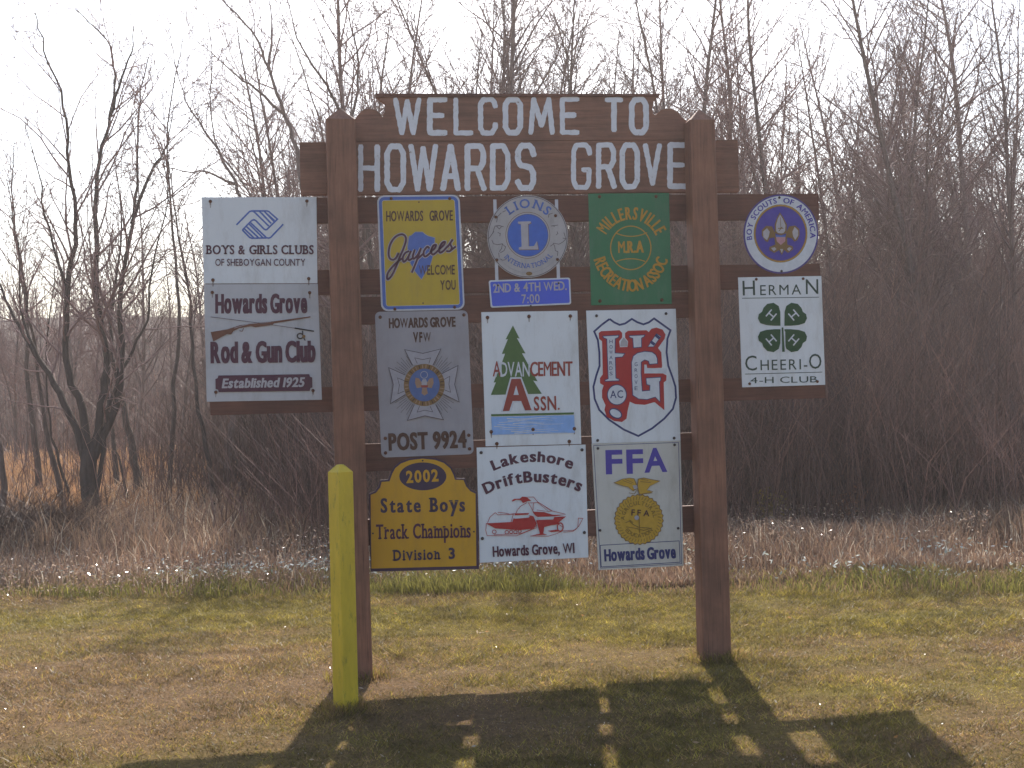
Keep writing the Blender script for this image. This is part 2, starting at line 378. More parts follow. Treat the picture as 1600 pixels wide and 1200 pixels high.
# low weeds at the foot of the dry grass; near-white tint painted as glints
def leaf_scatter(name, x, y, z, size, tint, mat, rng):
    n = len(x); A = rng.randn(n, 3); A[:, 2] *= 0.6; A /= np.linalg.norm(A, axis=1)[:, None]
    B = np.cross(A, rng.randn(n, 3)); B /= np.linalg.norm(B, axis=1)[:, None]
    c = np.stack([x, y, z], -1); s = size[:, None]
    V = np.stack([c - A * s, c + B * s * 0.38, c + A * s, c - B * s * 0.38], 1).reshape(-1, 3)
    f = (np.arange(n) * 4)[:, None] + np.array([[0, 1, 2, 3]])
    return tag(obj(name, mesh_np(name, V, [f], mat, np.repeat(tint, 4, axis=0))), kind='stuff')
pxs = []
n = 17000; x = -12 + 27 * rng.rand(n); off = 0.55 + 1.5 * rng.rand(n) ** 1.3; y = edge_y(x) + off
_, px = right_thicket(x, y)
dens = 0.12 + 0.9 * np.exp(-((px - 400) / 170) ** 2) + 0.9 * np.exp(-((px - 1380) / 190) ** 2) + 0.4 * np.exp(-((px - 760) / 120) ** 2)
keep = rng.rand(n) < dens * (0.2 + 1.2 * (N1(x, y, 0.5) > 0.5)); x, y = x[keep], y[keep]; n = len(x)
zz = relief(x, y) + 0.02 + 0.14 * rng.rand(n) * (0.4 + N2(x, y, 0.6))
tint = mixcol(rng.rand(n), np.array([0.72, 0.76, 0.74]), np.array([0.30, 0.34, 0.26]))
leaf_scatter('glint_weeds', x, y, zz, 0.010 + 0.018 * rng.rand(n), tint, leafy('glint_leaf', 0.5, 0.16, 1.0), rng)
# dry leaves and seed heads in the rough, bright tint painted in for sparkle
n = 26000; y = 3.6 + 7 * rng.rand(n) ** 1.7; x = CAM[0] + (y + 7.6) * (-0.34 + 0.86 * rng.rand(n))
zz = relief(x, y) + 0.05 + (0.12 + 0.28 * N1(x, y, 1.2)) * rng.rand(n) ** 0.8
tint = mixcol(rng.rand(n), np.array([0.55, 0.42, 0.32]), np.array([0.18, 0.10, 0.07]))
leaf_scatter('dry_seed_heads', x, y, zz, 0.006 + 0.011 * rng.rand(n), tint, leafy('seed_husk', 0.5, 0.2, 1.0), rng)

# small pale glossy specks added as sun sparkles on the turf
n = 26000; x, y = turf(n, -4.2, 5.1, -3.1, 78); gl = lawn_tint(x, y); keep = rng.rand(n) < (0.10 + 0.9 * (1 - gl) ** 1.5) * (0.35 + 1.0 * (N3(x, y, 0.3) > 0.5)); x, y = x[keep], y[keep]; n = len(x)
leaf_scatter('sparkle_specks', x, y, relief(x, y) + 0.018 + 0.016 * rng.rand(n), 0.0022 + 0.0042 * rng.rand(n) ** 2, mixcol(rng.rand(n), np.array([0.62, 0.56, 0.48]), np.array([0.34, 0.22, 0.12])), leafy('sparkle_speck', 0.45, 0.18, 1.0), rng)
# fallen leaves on the turf
n = 380; x, y = turf(n, -4, 5, -3.0, 77); keep = rng.rand(n) < 0.25 + 0.9 * (N3(x, y, 0.8) > 0.55); x, y = x[keep], y[keep]; n = len(x)
tint = mixcol(rng.rand(n), np.array([0.40, 0.20, 0.07]), np.array([0.55, 0.48, 0.38]))
leaf_scatter('fallen_leaves', x, y, relief(x, y) + 0.024 + 0.01 * rng.rand(n), 0.006 + 0.011 * rng.rand(n), tint, MAT['straw'], rng)

# ------------------------------------------------------------------ stems of brush
def stems(name, x, y, h, r, tint, mat, lean=0.25, rng=None, z=None, twigs=0):
    """3-sided bent stems, optionally with side twigs, as one mesh"""
    n = len(x); z = relief(x, y) - 0.05 if z is None else z
    az = rng.rand(n) * 2 * pi; ln = lean * h * rng.rand(n)
    base = np.stack([x, y, z], -1)
    D = np.stack([np.cos(az) * ln, np.sin(az) * ln, h], -1)
    wob = rng.randn(n, 3) * (0.035 * h)[:, None]; wob[:, 2] = 0
    mid = base + D * 0.55 + wob; mid[:, :2] -= D[:, :2] * 0.25
    tip = base + D
    a_, b_, rr, tt = [base, mid], [mid, tip], [r, r * 0.65], [tint, tint]
    rr2 = [r * 0.65, r * 0.15]
    for k in range(twigs):
        f = 0.25 + 0.7 * rng.rand(n)
        s = np.where((f < 0.55)[:, None], base + (mid - base) * (f / 0.55)[:, None], mid + (tip - mid) * ((f - 0.55) / 0.45)[:, None])
        aa = rng.rand(n) * 2 * pi; L = h * (0.12 + 0.22 * rng.rand(n)) * (1.1 - f)
        e = s + np.stack([np.cos(aa) * L * 0.75, np.sin(aa) * L * 0.75, L * (0.5 + 0.6 * rng.rand(n))], -1)
        a_.append(s); b_.append(e); rr.append(r * 0.45); rr2.append(r * 0.12); tt.append(tint)
    A = np.concatenate(a_); Bq = np.concatenate(b_); ra = np.concatenate(rr); rb = np.concatenate(rr2); T = np.concatenate(tt)
    V = []
    for P0, rad in ((A, ra), (Bq, rb)):
        for q in range(3):
            an = q * 2 * pi / 3
            V.append(P0 + np.stack([np.cos(an) * rad, np.sin(an) * rad, np.zeros_like(rad)], -1))
    V = np.stack(V, 1); m_ = len(A); b0 = (np.arange(m_) * 6)[:, None]
    f = [b0 + np.array([[q, (q + 1) % 3, (q + 1) % 3 + 3, q + 3]]) for q in range(3)]
    return tag(obj(name, mesh_np(name, V.reshape(-1, 3), f, mat, np.repeat(T, 6, axis=0))), kind='stuff')

def browns(n, rng, k=1.0):
    t = mixcol(rng.rand(n), np.array([0.145, 0.076, 0.056]), np.array([0.060, 0.033, 0.026]))
    return t * (0.6 + 0.8 * rng.rand(n))[:, None] * k
n = 46000; y = 4.8 + 26 * rng.rand(n) ** 1.6; x = CAM[0] + (y + 7.6) * (-0.26 + 0.84 * rng.rand(n))
rt, px = right_thicket(x, y); back = np.clip((y - 17) / 12, 0, 1)
keep = rng.rand(n) < np.maximum(rt * np.clip((y - 4.3 - 1.4 * N1(x, y, 2.0)) / 1.2, 0, 1), np.maximum(0.7 * back * np.where(px < 330, np.clip((y - 26) / 12, 0.06, 1), 1), np.clip((y - 8) / 5, 0, 1) * (0.15 + 0.35 * np.clip((px - 230) / 120, 0, 1)) * np.clip(px / 260, 0.35, 1))); x, y, px, rt = x[keep], y[keep], px[keep], rt[keep]; n = len(x)
hh = (0.9 + 3.2 * rng.rand(n) ** 0.9) * np.clip((y - 3.5) / 6, 0.28, 1) * (0.6 + 0.45 * rt) * (0.7 + 0.5 * N2(x, y, 2.5))
stems('brush_thicket', x, y, hh, 0.0035 + 0.006 * rng.rand(n) + 0.00012 * y, browns(n, rng, 1.9) * (0.65 + 0.7 * N3(x, y, 1.3))[:, None], MAT['brush'], 0.75, rng, twigs=5)
# far wood: reads as one mass on the hill
n = 20000; y = 34 + 60 * rng.rand(n) ** 1.3; x = CAM[0] + (y + 7.6) * (-0.40 + 1.02 * rng.rand(n))
hh = (1.8 + 3.6 * rng.rand(n)) * (0.75 + 0.5 * N2(x, y, 8))
keep = (y > 42) | (rng.rand(n) < 0.25); x, y, hh = x[keep], y[keep], hh[keep]; n = len(x)
stems('far_woods', x, y, hh, 0.016 + 0.03 * rng.rand(n), browns(n, rng, 2.0), MAT['brush'], 0.22, rng, twigs=3)

# ------------------------------------------------------------------ trees
class Tubes:
    def __init__(s): s.V = []; s.F = []; s.n = 0
    def add(s, pts, rad, sides):
        pts = np.asarray(pts, float); m_ = len(pts)
        d = np.gradient(pts, axis=0); d /= np.linalg.norm(d, axis=1)[:, None] + 1e-9
        ref = np.array([0.31, 0.95, 0.05]) if abs(d[0][2]) > 0.6 else np.array([0, 0, 1.0])
        a = np.cross(d, ref); a /= np.linalg.norm(a, axis=1)[:, None] + 1e-9; b_ = np.cross(d, a)
        an = np.arange(sides) * 2 * pi / sides
        ring = pts[:, None, :] + (a[:, None, :] * np.cos(an)[None, :, None] + b_[:, None, :] * np.sin(an)[None, :, None]) * np.asarray(rad)[:, None, None]
        s.V.append(ring.reshape(-1, 3))
        i = np.arange(m_ - 1)[:, None] * sides + np.arange(sides)[None]; j = np.arange(m_ - 1)[:, None] * sides + (np.arange(sides)[None] + 1) % sides
        s.F.append(np.stack([i, j, j + sides, i + sides], -1).reshape(-1, 4) + s.n); s.n += m_ * sides
    def mesh(s, name, mat): return mesh_np(name, np.concatenate(s.V), [np.concatenate(s.F)], mat, smooth=True)

def walk(p, d, L, nseg, r0, r1, wig, up, rg):
    pts = [p]; d = d / np.linalg.norm(d); st = L / nseg
    for k in range(nseg):
        d = d + rg.randn(3) * wig; d[2] += up; d /= np.linalg.norm(d)
        p = p + d * st; pts.append(p)
    return np.array(pts), np.linspace(r0, r1, nseg + 1)
def side_dir(t, ang, rg):
    a = rg.rand() * 2 * pi; u = np.cross(t, [0.3, 0.2, 0.93]); u /= np.linalg.norm(u) + 1e-9; v = np.cross(t, u)
    s = u * cos(a) + v * sin(a); return t * cos(ang) + s * sin(ang)
def sub(crown, pts, rad, level, rg, dens, start=0.2, Lf=0.42, total=None):
    """side branches along a limb, down to twigs"""
    L = total or np.linalg.norm(np.diff(pts, axis=0), axis=1).sum(); n = len(pts) - 1
    cnt = max(2, int(dens[level] * L))
    for k in range(cnt):
        f = start + (1 - start) * (k + rg.rand()) / cnt
        q = f * n; i = min(int(q), n - 1); p = pts[i] + (pts[i + 1] - pts[i]) * (q - i)
        t = pts[i + 1] - pts[i]; t = t / np.linalg.norm(t); r = rad[i] * (1 - (q - i)) + rad[i + 1] * (q - i)
        l = L * Lf * (1.12 - f * 0.75) * (0.55 + 0.7 * rg.rand())
        l = min(l, [2.4, 1.0, 0.42][level])
        rr = max(min(r * 0.55, 0.010 * l + 0.003), 0.0042)
        q_, r_ = walk(p, side_dir(t, radians(28 + 30 * rg.rand()), rg), l, [5, 4, 2][level], rr, 0.0030, [0.13, 0.15, 0.16][level], [0.07, 0.05, 0.03][level], rg)
        crown.add(q_, r_, 4 if level == 0 else 3)
        if level < 2: sub(crown, q_, r_, level + 1, rg, dens, 0.15, 0.45)
def make_tree(height, r0, seed, lean=0.04, limb_start=0.22, dens=(5.0, 5.6, 9.0), fork=False):
    rg = np.random.RandomState(seed); tr = Tubes(); cr = Tubes()
    d = np.array([rg.randn() * lean, rg.randn() * lean, 1.0])
    pts, rad = walk(np.array([0, 0, -0.15]), d, height, 14, r0, 0.006, 0.035, 0.03, rg)
    rad = r0 * (1 - np.linspace(0, 1, 15)) ** 0.8 + 0.005; rad[0] *= 1.35
    tr.add(pts, rad, 7); sub(cr, pts, rad, 0, rg, dens, limb_start, 0.30)
    if fork:
        i = 4; q, r_ = walk(pts[i], side_dir(np.array([0, 0, 1.0]), radians(16), rg), height * 0.62, 10, rad[i] * 0.8, 0.005, 0.05, 0.04, rg)
        tr.add(q, r_, 6); sub(cr, q, r_, 0, rg, dens, 0.15, 0.34)
    return tr, cr
protos = []
for k in range(9):
    hgt = [8.2, 9.0, 7.4, 9.6, 8.6, 6.6, 9.2, 7.8, 8.8][k]
    tr, cr = make_tree(hgt, [0.05, 0.06, 0.04, 0.065, 0.045, 0.035, 0.055, 0.042, 0.052][k], 100 + k, 0.05, 0.20 + 0.03 * (k % 4), fork=(k % 3 == 0))
    bm_ = MAT['barkgrey']
    protos.append((tr.mesh('trunk', bm_), cr.mesh('crown', MAT['twig'])))
def place_tree(k, x, y, rz, sc, label, group, name='bare_tree', tilt=0):
    o = empty(name, (x, y, float(relief(x, y))), label, 'tree', group); o.rotation_euler = (tilt, 0, rz); o.scale = (sc, sc, sc)
    obj('trunk', protos[k][0], o); obj('crown', protos[k][1], o); return o
rg = random.Random(7)
LB = 'slender bare grey-brown tree standing in the thicket behind and right of the sign'
# thicket, stepping back in depth; px gives where along the view each stands
def at_px(px, y):
    d = F_ + R_ * (px - 800) / FPX; t = (y - CAM[1]) / d[1]; return float(CAM[0] + d[0] * t)
front = [(455, 14), (560, 15.5), (655, 14), (800, 13), (850, 15), (1010, 13.2), (612, 12), (700, 13.5), (742, 15), (905, 12.5), (965, 14.5), (1040, 16), (1090, 12), (1150, 13), (1175, 15), (1245, 12.2), (1322, 11.6),
         (1345, 14), (1425, 12), (1468, 11), (1484, 12.3), (1530, 14), (1592, 12), (1660, 12.5), (1720, 14), (1790, 12.6)]
FL = ['thin bare tree rising between the two leftmost limbs above the left post', 'thin bare tree rising just left of the header board point', 'thin bare tree rising above the W and E of the top board', 'thin bare tree rising above the M of the top board', 'thin bare tree rising between the M and last E of the top board', 'thin bare tree rising above the O of the word TO', 'bare tree rising above the W of the top board', 'bare tree rising above the first E and L of the top board', 'bare tree rising above the C of the top board', 'stout bare tree rising above the last E of the top board',
      'bare tree rising above the letter T of the top board', 'bare tree rising by the right scalloped end of the top board', 'bare tree whose trunk rises directly behind the tip of the right post', 'bare tree showing just right of the header board end',
      'bare tree rising behind the left part of the round scouts disc', 'bare tree rising behind the right part of the round scouts disc', 'nearest bare trunk right of the round scouts disc, in the thicket front', 'second bare trunk right of the round scouts disc, set deeper',
      'slim bare tree midway between the scouts disc and the right picture edge', 'left one of the two close tall trunks toward the right edge', 'right one of the two close tall trunks toward the right edge', 'bare tree just right of the two close tall trunks',
      'bare tree right at the right picture edge', 'bare tree just beyond the right picture edge', 'bare tree second beyond the right picture edge', 'bare tree third beyond the right picture edge']
for i, (px, y) in enumerate(front):
    place_tree(i % 9, at_px(px, y), y, rg.uniform(0, 6.28), rg.uniform(0.92, 1.12), FL[i], 'bare trees of the thicket')
for i in range(180):
    px = 430 + 1440 * ((i * 0.618034) % 1); y = 15 + 20 * rg.random()
    place_tree(rg.randrange(9), at_px(px, y), y, rg.uniform(0, 6.28), rg.uniform(0.78, 1.10), LB, 'bare trees of the thicket')
LL = 'thin bare tree at the back of the meadow left of the sign'
for i in range(34):
    px = -150 + 640 * ((i * 0.618034 + 0.2) % 1); y = 20 + 16 * rg.random()
    place_tree(rg.randrange(9), at_px(px, y), y, rg.uniform(0, 6.28), rg.uniform(0.50, 0.78), LL, 'thin trees behind the meadow')

# guided trees: limbs traced as world polylines at the tree's own depth
def guided(name, label, base, Y, limbs, seed, dens=(4.0, 4.6, 7.5), mat='barkdark', spread=0.5):
    rg_ = np.random.RandomState(seed)
    b0 = P(base[0], base[1], Y); b0[2] = float(relief(b0[0], b0[1]))
    o = empty(name, tuple(b0), label, 'tree')
    tr = Tubes(); cr = Tubes()
    for li, (r0, r1, pl) in enumerate(limbs):
        pts = []; dy = rg_.randn() * spread
        for j, (a_, c_) in enumerate(pl):
            f = j / (len(pl) - 1); off = 0 if li == 0 else dy * f * f * 1.5
            pts.append(P(a_, c_, Y + off))
        pts = np.array(pts)
        if li == 0: pts[0][2] = b0[2] - 0.1
        # smooth by Catmull subdivision
        tt = np.linspace(0, len(pts) - 1, (len(pts) - 1) * 4 + 1); out = []
        for t_ in tt:
            i = min(int(t_), len(pts) - 2); u = t_ - i
            p0, p1, p2, p3 = pts[max(i - 1, 0)], pts[i], pts[i + 1], pts[min(i + 2, len(pts) - 1)]
            out.append(0.5 * (2 * p1 + (p2 - p0) * u + (2 * p0 - 5 * p1 + 4 * p2 - p3) * u * u + (3 * p1 - p0 - 3 * p2 + p3) * u ** 3))
        out = np.array(out) - b0
        out[1:-1] += rg_.randn(len(out) - 2, 3) * 0.012
        rad = r1 * 0.8 + (r0 * 0.78 - r1 * 0.8) * (1 - np.linspace(0, 1, len(out))) ** (1.25 if li or r1 < 0.03 else 1); tr.add(out, rad, 7 if r0 > 0.03 else 5)
        if r1 < 0.03: sub(cr, out, rad, 0, rg_, dens, 0.22 if li else 0.6, 0.34)
    obj('trunk', tr.mesh('trunk', MAT[mat]), o); obj('crown', cr.mesh('crown', MAT['twig']), o)
    return o
guided('bare_tree', 'big dark many-limbed bare tree on the meadow edge at left', (143, 822), 10.2, [
    (0.165, 0.125, [(143, 824), (139, 770), (141, 705)]),
    (0.080, 0.010, [(141, 745), (118, 668), (85, 600), (48, 540), (15, 480), (-8, 420), (-30, 330)]),
    (0.075, 0.008, [(140, 720), (128, 640), (104, 560), (105, 450), (118, 360), (108, 260), (100, 165), (72, 80), (55, 20)]),
    (0.075, 0.008, [(142, 712), (160, 630), (166, 560), (152, 470), (150, 360), (155, 250), (172, 180), (180, 120), (165, 60), (118, 15)]),
    (0.075, 0.008, [(146, 715), (178, 640), (190, 560), (188, 470), (205, 350), (215, 270), (218, 160), (232, 90)]),
    (0.045, 0.006, [(150, 770), (163, 700), (168, 640), (200, 560), (228, 500), (240, 400), (262, 310), (250, 220)]),
    (0.035, 0.005, [(205, 350), (236, 270), (262, 225), (272, 160)]),
    (0.03, 0.004, [(172, 180), (190, 120), (208, 70), (205, 20)]),
    (0.03, 0.004, [(105, 450), (75, 360), (60, 270), (38, 190)]),
    (0.03, 0.004, [(60, 560), (30, 480), (28, 380), (5, 300)])], 31, dens=(4.4, 5.2, 8.0))
guided('bare_tree', 'leaning bare tree with pale long limbs directly behind the white club sheet', (345, 720), 13, [
    (0.07, 0.034, [(345, 730), (372, 560), (385, 420), (378, 310)]), (0.034, 0.006, [(378, 312), (350, 250), (310, 190), (285, 140), (265, 60)]),
    (0.028, 0.005, [(385, 420), (400, 320), (335, 220), (330, 80), (320, 0)]), (0.03, 0.004, [(372, 290), (325, 270), (275, 265), (240, 250)])], 32, mat='barkgrey')
guided('bare_tree', 'tall bare tree sweeping left above the boys and girls sheet', (520, 730), 12, [
    (0.08, 0.042, [(520, 760), (500, 560), (482, 380), (466, 240)]), (0.042, 0.008, [(466, 242), (446, 180), (420, 110), (395, 50), (345, 0), (310, -40)]),
    (0.035, 0.005, [(446, 180), (400, 140), (360, 110), (300, 60)]), (0.035, 0.005, [(420, 110), (425, 50), (418, -20)]),
    (0.028, 0.005, [(482, 380), (510, 270), (490, 160), (455, 60), (430, 0)])], 33, mat='barkgrey')
guided('bare_tree', 'bare tree arching left over the left post of the sign', (600, 740), 12.5, [
    (0.075, 0.036, [(600, 760), (590, 500), (570, 330), (545, 210)]), (0.036, 0.006, [(545, 210), (520, 150), (480, 90), (455, 30), (440, -40)]),
    (0.035, 0.005, [(545, 200), (560, 120), (550, 40), (530, -30)])], 34, mat='barkgrey')
for lab, b, Yv, pl, r0, sd in [
    ('short dark trunk left of the big many-limbed tree, nearest the frame edge', (64, 772), 15.5, [(64, 775), (55, 690), (44, 600), (40, 470), (20, 330), (22, 220)], 0.085, 41),
    ('thin dark tree leaning left just beside the big many-limbed tree', (104, 808), 11.5, [(106, 812), (84, 720), (68, 640), (50, 520), (32, 400), (10, 280)], 0.06, 42),
    ('very thin bare sapling between the two leaning stems at left', (116, 806), 11.8, [(116, 806), (98, 740), (76, 660), (72, 540), (85, 420)], 0.035, 43),
    ('dark leaning tree right of the big many-limbed tree in orange grass', (226, 796), 12.8, [(228, 798), (210, 720), (196, 650), (180, 580), (175, 480), (190, 360), (180, 250)], 0.09, 44),
    ('slim bare tree behind the leaning one in the orange grass', (188, 774), 15.5, [(190, 776), (178, 700), (170, 620), (160, 500), (140, 400)], 0.07, 45),
    ('thin curved bare tree standing in the orange grass right of the leaning tree', (206, 806), 12.0, [(206, 808), (192, 740), (180, 690), (174, 600), (200, 480)], 0.03, 46),
    ('mid-brown bare tree below the left edge of the rod and gun sheet', (338, 830), 10.4, [(338, 832), (333, 760), (318, 680), (306, 600), (295, 470), (275, 340), (262, 250)], 0.06, 47),
    ('bare tree with a straight stem left of the white sheets', (266, 790), 13.5, [(262, 790), (270, 640), (278, 480), (268, 330), (262, 190), (285, 60)], 0.055, 48),
    ('bare tree leaning in from beyond the left edge of the picture', (-40, 800), 10.8, [(-10, 790), (5, 760), (-15, 640), (-40, 560), (-60, 440)], 0.08, 49)]:
    guided('bare_tree', lab, b, Yv, [(r0, 0.008, pl)], sd, dens=(4.0, 5.0, 7.5))

# heap of dead arching stems left of the big tree
n = 1500; pr = np.random.RandomState(9); c0 = P(40, 840, 8.4)
x = c0[0] + pr.randn(n) * 0.75; y = 8.3 + pr.randn(n) * 0.45
hh = 0.55 * np.exp(-((x - c0[0]) / 1.0) ** 2) * (0.5 + pr.rand(n)) + 0.1
o = stems('brush_heap', x, y, hh, 0.004 + 0.004 * pr.rand(n), browns(n, pr), MAT['brush'], 2.4, pr, twigs=5)

# rust-leaved dry weed standing at right
def dry_weed(px, py, Yv, H, label, seed, tcol):
    r = np.random.RandomState(seed); b0 = P(px, py, Yv); b0[2] = float(relief(b0[0], b0[1]))
    o = empty('dried_weed', tuple(b0), label, 'plant'); T = Tubes(); V = []; n_ = 0
    for k in range(7):
        q, rd = walk(np.zeros(3), np.array([r.randn() * 0.22, r.randn() * 0.22, 1.0]), H * (0.65 + 0.4 * r.rand()), 6, 0.005, 0.002, 0.06, 0.03, r)
        T.add(q, rd, 4)
        for m_ in range(46):
            f = 1.4 + 4.5 * r.rand(); i = int(f); i = min(i, 5); c = q[i] + (q[i + 1] - q[i]) * (f - i) + r.randn(3) * 0.045
            A = r.randn(3); A /= np.linalg.norm(A); B_ = np.cross(A, r.randn(3)); B_ /= np.linalg.norm(B_); s = 0.014 + 0.022 * r.rand()
            V += [c - A * s, c + B_ * s * 0.4, c + A * s, c - B_ * s * 0.4]
    obj('stem', T.mesh('stem', MAT['barkdark']), o)
    V = np.array(V); f = np.arange(len(V)).reshape(-1, 4); col_ = np.tile(tcol, (len(V), 1)) * (0.6 + 0.8 * np.repeat(r.rand(len(f)), 4))[:, None]
    lv = obj('foliage', mesh_np('foliage', V, [f], MAT['straw'], col_), o); lv['kind'] = 'stuff'
dry_weed(1545, 872, 6.4, 0.82, 'rust-brown dried weed standing tallest at the right edge of the rough', 3, np.array([0.30, 0.11, 0.055]))
dry_weed(1205, 862, 5.9, 0.42, 'small yellowish dried weed just right of the right post', 4, np.array([0.30, 0.20, 0.06]))
dry_weed(1325, 860, 6.0, 0.45, 'low reddish dried weed between the right post and the rust-brown weed', 5, np.array([0.36, 0.17, 0.10]))

# ------------------------------------------------------------------ the sign frame
YP0, YP1 = -0.07, 0.065        # front and back of the posts
YR0, YR1 = 0.067, 0.107        # boards and rails on the back
YS = 0.062                     # front of the sheets

def prism(name, poly, y0, y1, mat, parent, bevel=0.0, px=True):
    """solid of an outline in the sign's plane, y0 front, y1 back; outline measured on its front face"""
    pts = [P(a_, c_, y0) for a_, c_ in poly] if px else [np.array(p) for p in poly]
    n = len(pts); fr = [np.array([p[0], y0, p[2]]) for p in pts]; bk = [np.array([p[0], y1, p[2]]) for p in pts]
    tris = tessellate_polygon([[Vector((p[0], p[2], 0)) for p in fr]])
    V = fr + bk
    F3 = [tuple(t) for t in tris] + [tuple(n + i for i in reversed(t)) for t in tris]
    F4 = [(i, i + n, (i + 1) % n + n, (i + 1) % n) for i in range(n)]
    # faces wound consistently afterwards
    me = bpy.data.meshes.new(name); me.from_pydata([tuple(v) for v in local(parent, V)] if parent is not None else [tuple(v) for v in V], [], F3 + F4)
    import bmesh
    bm = bmesh.new(); bm.from_mesh(me); bmesh.ops.recalc_face_normals(bm, faces=bm.faces)
    bmesh.ops.dissolve_limit(bm, angle_limit=0.01, verts=bm.verts, edges=bm.edges)
    if bevel:
        es = [e for e in bm.edges if len(e.link_faces) == 2 and e.calc_face_angle(0) > 0.6]
        bmesh.ops.bevel(bm, geom=es, offset=bevel, segments=2, affect='EDGES', clamp_overlap=True)
    bm.to_mesh(me); bm.free(); me.materials.append(mat)
    return obj(name, me, parent)

frame = empty('welcome_sign', (0, 0, 0), 'brown wooden two-post welcome sign frame with peeling white painted lettering', 'sign')

def post(top, basepx, wt, wb, apex_drop):
    """square post with a shallow pyramid top, slightly wider at the foot, axis through two photo points"""
    t = P(top[0], top[1], -0.0); b0 = P(basepx[0], basepx[1], 0.0)
    V = []; secs = [(-0.05, 1.0), (0.9, 1.0), (1.8, 1.0), (2.6, 1.0)]
    hz = t[2]; zs = [-0.06, 0.0, 0.7, 1.5, 2.3, hz - apex_drop]
    r = random.Random(int(top[0]))
    for z in zs:
        f = max(0, z / hz); cx = b0[0] + (t[0] - b0[0]) * f; w_ = wb + (wt - wb) * f; c = 0.006
        hw = w_ / 2; y0, y1 = YP0, YP1
        for (x_, y_) in [(-hw + c, y0), (hw - c, y0), (hw, y0 + c), (hw, y1 - c), (hw - c, y1), (-hw + c, y1), (-hw, y1 - c), (-hw, y0 + c)]:
            V.append((cx + x_ + r.uniform(-.0015, .0015), y_, z))
    m_ = len(zs); F4 = [(k * 8 + i, k * 8 + (i + 1) % 8, (k + 1) * 8 + (i + 1) % 8, (k + 1) * 8 + i) for k in range(m_ - 1) for i in range(8)]
    V.append((t[0], 0.0, hz)); top_i = len(V) - 1
    F3 = [((m_ - 1) * 8 + i, (m_ - 1) * 8 + (i + 1) % 8, top_i) for i in range(8)]
    me = bpy.data.meshes.new('post'); me.from_pydata(V, [], F4 + F3 + [tuple(reversed(range(8)))]); me.materials.append(MAT['post'])
    return obj('post', me, frame)
lp = post((531, 169), (557, 1060), 0.164, 0.178, 0.075)
rp = post((1092, 171), (1116, 1030), 0.150, 0.172, 0.075)

# header boards
def arc_pts(cx, cy, rx, ry, a0, a1, n=12): return [(cx + rx * cos(radians(a0 + (a1 - a0) * k / n)), cy - ry * sin(radians(a0 + (a1 - a0) * k / n))) for k in range(n + 1)]
top_outline = [(552, 221.1), (553, 188)] + arc_pts(577, 192, 22, 22, 165, 25, 10)[1:] + [(600, 181)] + arc_pts(582, 168, 20, 20, -35, 48, 6)[0:5] + \
    [(588, 152), (1028, 151)] + [(1022, 158), (1019, 168), (1021, 178), (1024, 180)] + arc_pts(1044, 190, 22, 21, 150, 20, 10) + [(1076, 190), (1078, 218.4)]
prism('header_board', top_outline, YR0, YR1, MAT['board'], frame, 0.002)
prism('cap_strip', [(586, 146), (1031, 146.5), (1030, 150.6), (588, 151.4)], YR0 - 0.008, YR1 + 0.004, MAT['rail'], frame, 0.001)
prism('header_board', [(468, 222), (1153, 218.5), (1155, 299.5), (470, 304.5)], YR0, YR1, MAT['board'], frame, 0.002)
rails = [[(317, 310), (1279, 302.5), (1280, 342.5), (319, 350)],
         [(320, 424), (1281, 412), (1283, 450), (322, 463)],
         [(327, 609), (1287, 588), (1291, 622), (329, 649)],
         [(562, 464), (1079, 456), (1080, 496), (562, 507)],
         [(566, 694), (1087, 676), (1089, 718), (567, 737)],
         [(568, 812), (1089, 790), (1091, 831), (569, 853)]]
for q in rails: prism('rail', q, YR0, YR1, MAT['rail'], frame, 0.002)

# ------------------------------------------------------------------ print on the sheets
_gly = {}
def glyph(ch, bold=0.0):
    key = (ch, bold)
    if key not in _gly:
        cu = bpy.data.curves.new('g', 'FONT'); cu.body = ch; cu.resolution_u = 3; cu.offset = bold; cu.dimensions = '2D'; cu.fill_mode = 'BOTH'
        o = bpy.data.objects.new('g', cu); S.collection.objects.link(o)
        dg = bpy.context.evaluated_depsgraph_get(); me = o.evaluated_get(dg).to_mesh(); me.calc_loop_triangles()
        V = np.array([v.co[:2] for v in me.vertices]).reshape(-1, 2); T = [tuple(t.vertices) for t in me.loop_triangles]
        o.evaluated_get(dg).to_mesh_clear(); bpy.data.objects.remove(o); bpy.data.curves.remove(cu)
        _gly[key] = (V, T)
    return _gly[key]
CAPH = None
SER = {'B': 'lt lb', 'D': 'lt lb', 'R': 'lt lb rb', 'P': 'lt lb', 'H': 'lt lb rt rb', 'I': 'ct cb', 'L': 'lt lb', 'T': 'cb', 'Y': 'lt rt cb', 'U': 'lt rt', 'F': 'lt lb',
       'E': 'lt lb', 'r': 'lx lb', 'k': 'lt lb rb', 'h': 'lt lb rb', 'm': 'lb cb rb lx', 'p': 'lb lx', 'i': 'cb', 'n': 'lb rb lx', 'v': 'lx rx', 'y': 'lx rx', 'N': 'lt rb lb', 'M': 'lt rt lb rb', 't': '', 'G': 'rm'}
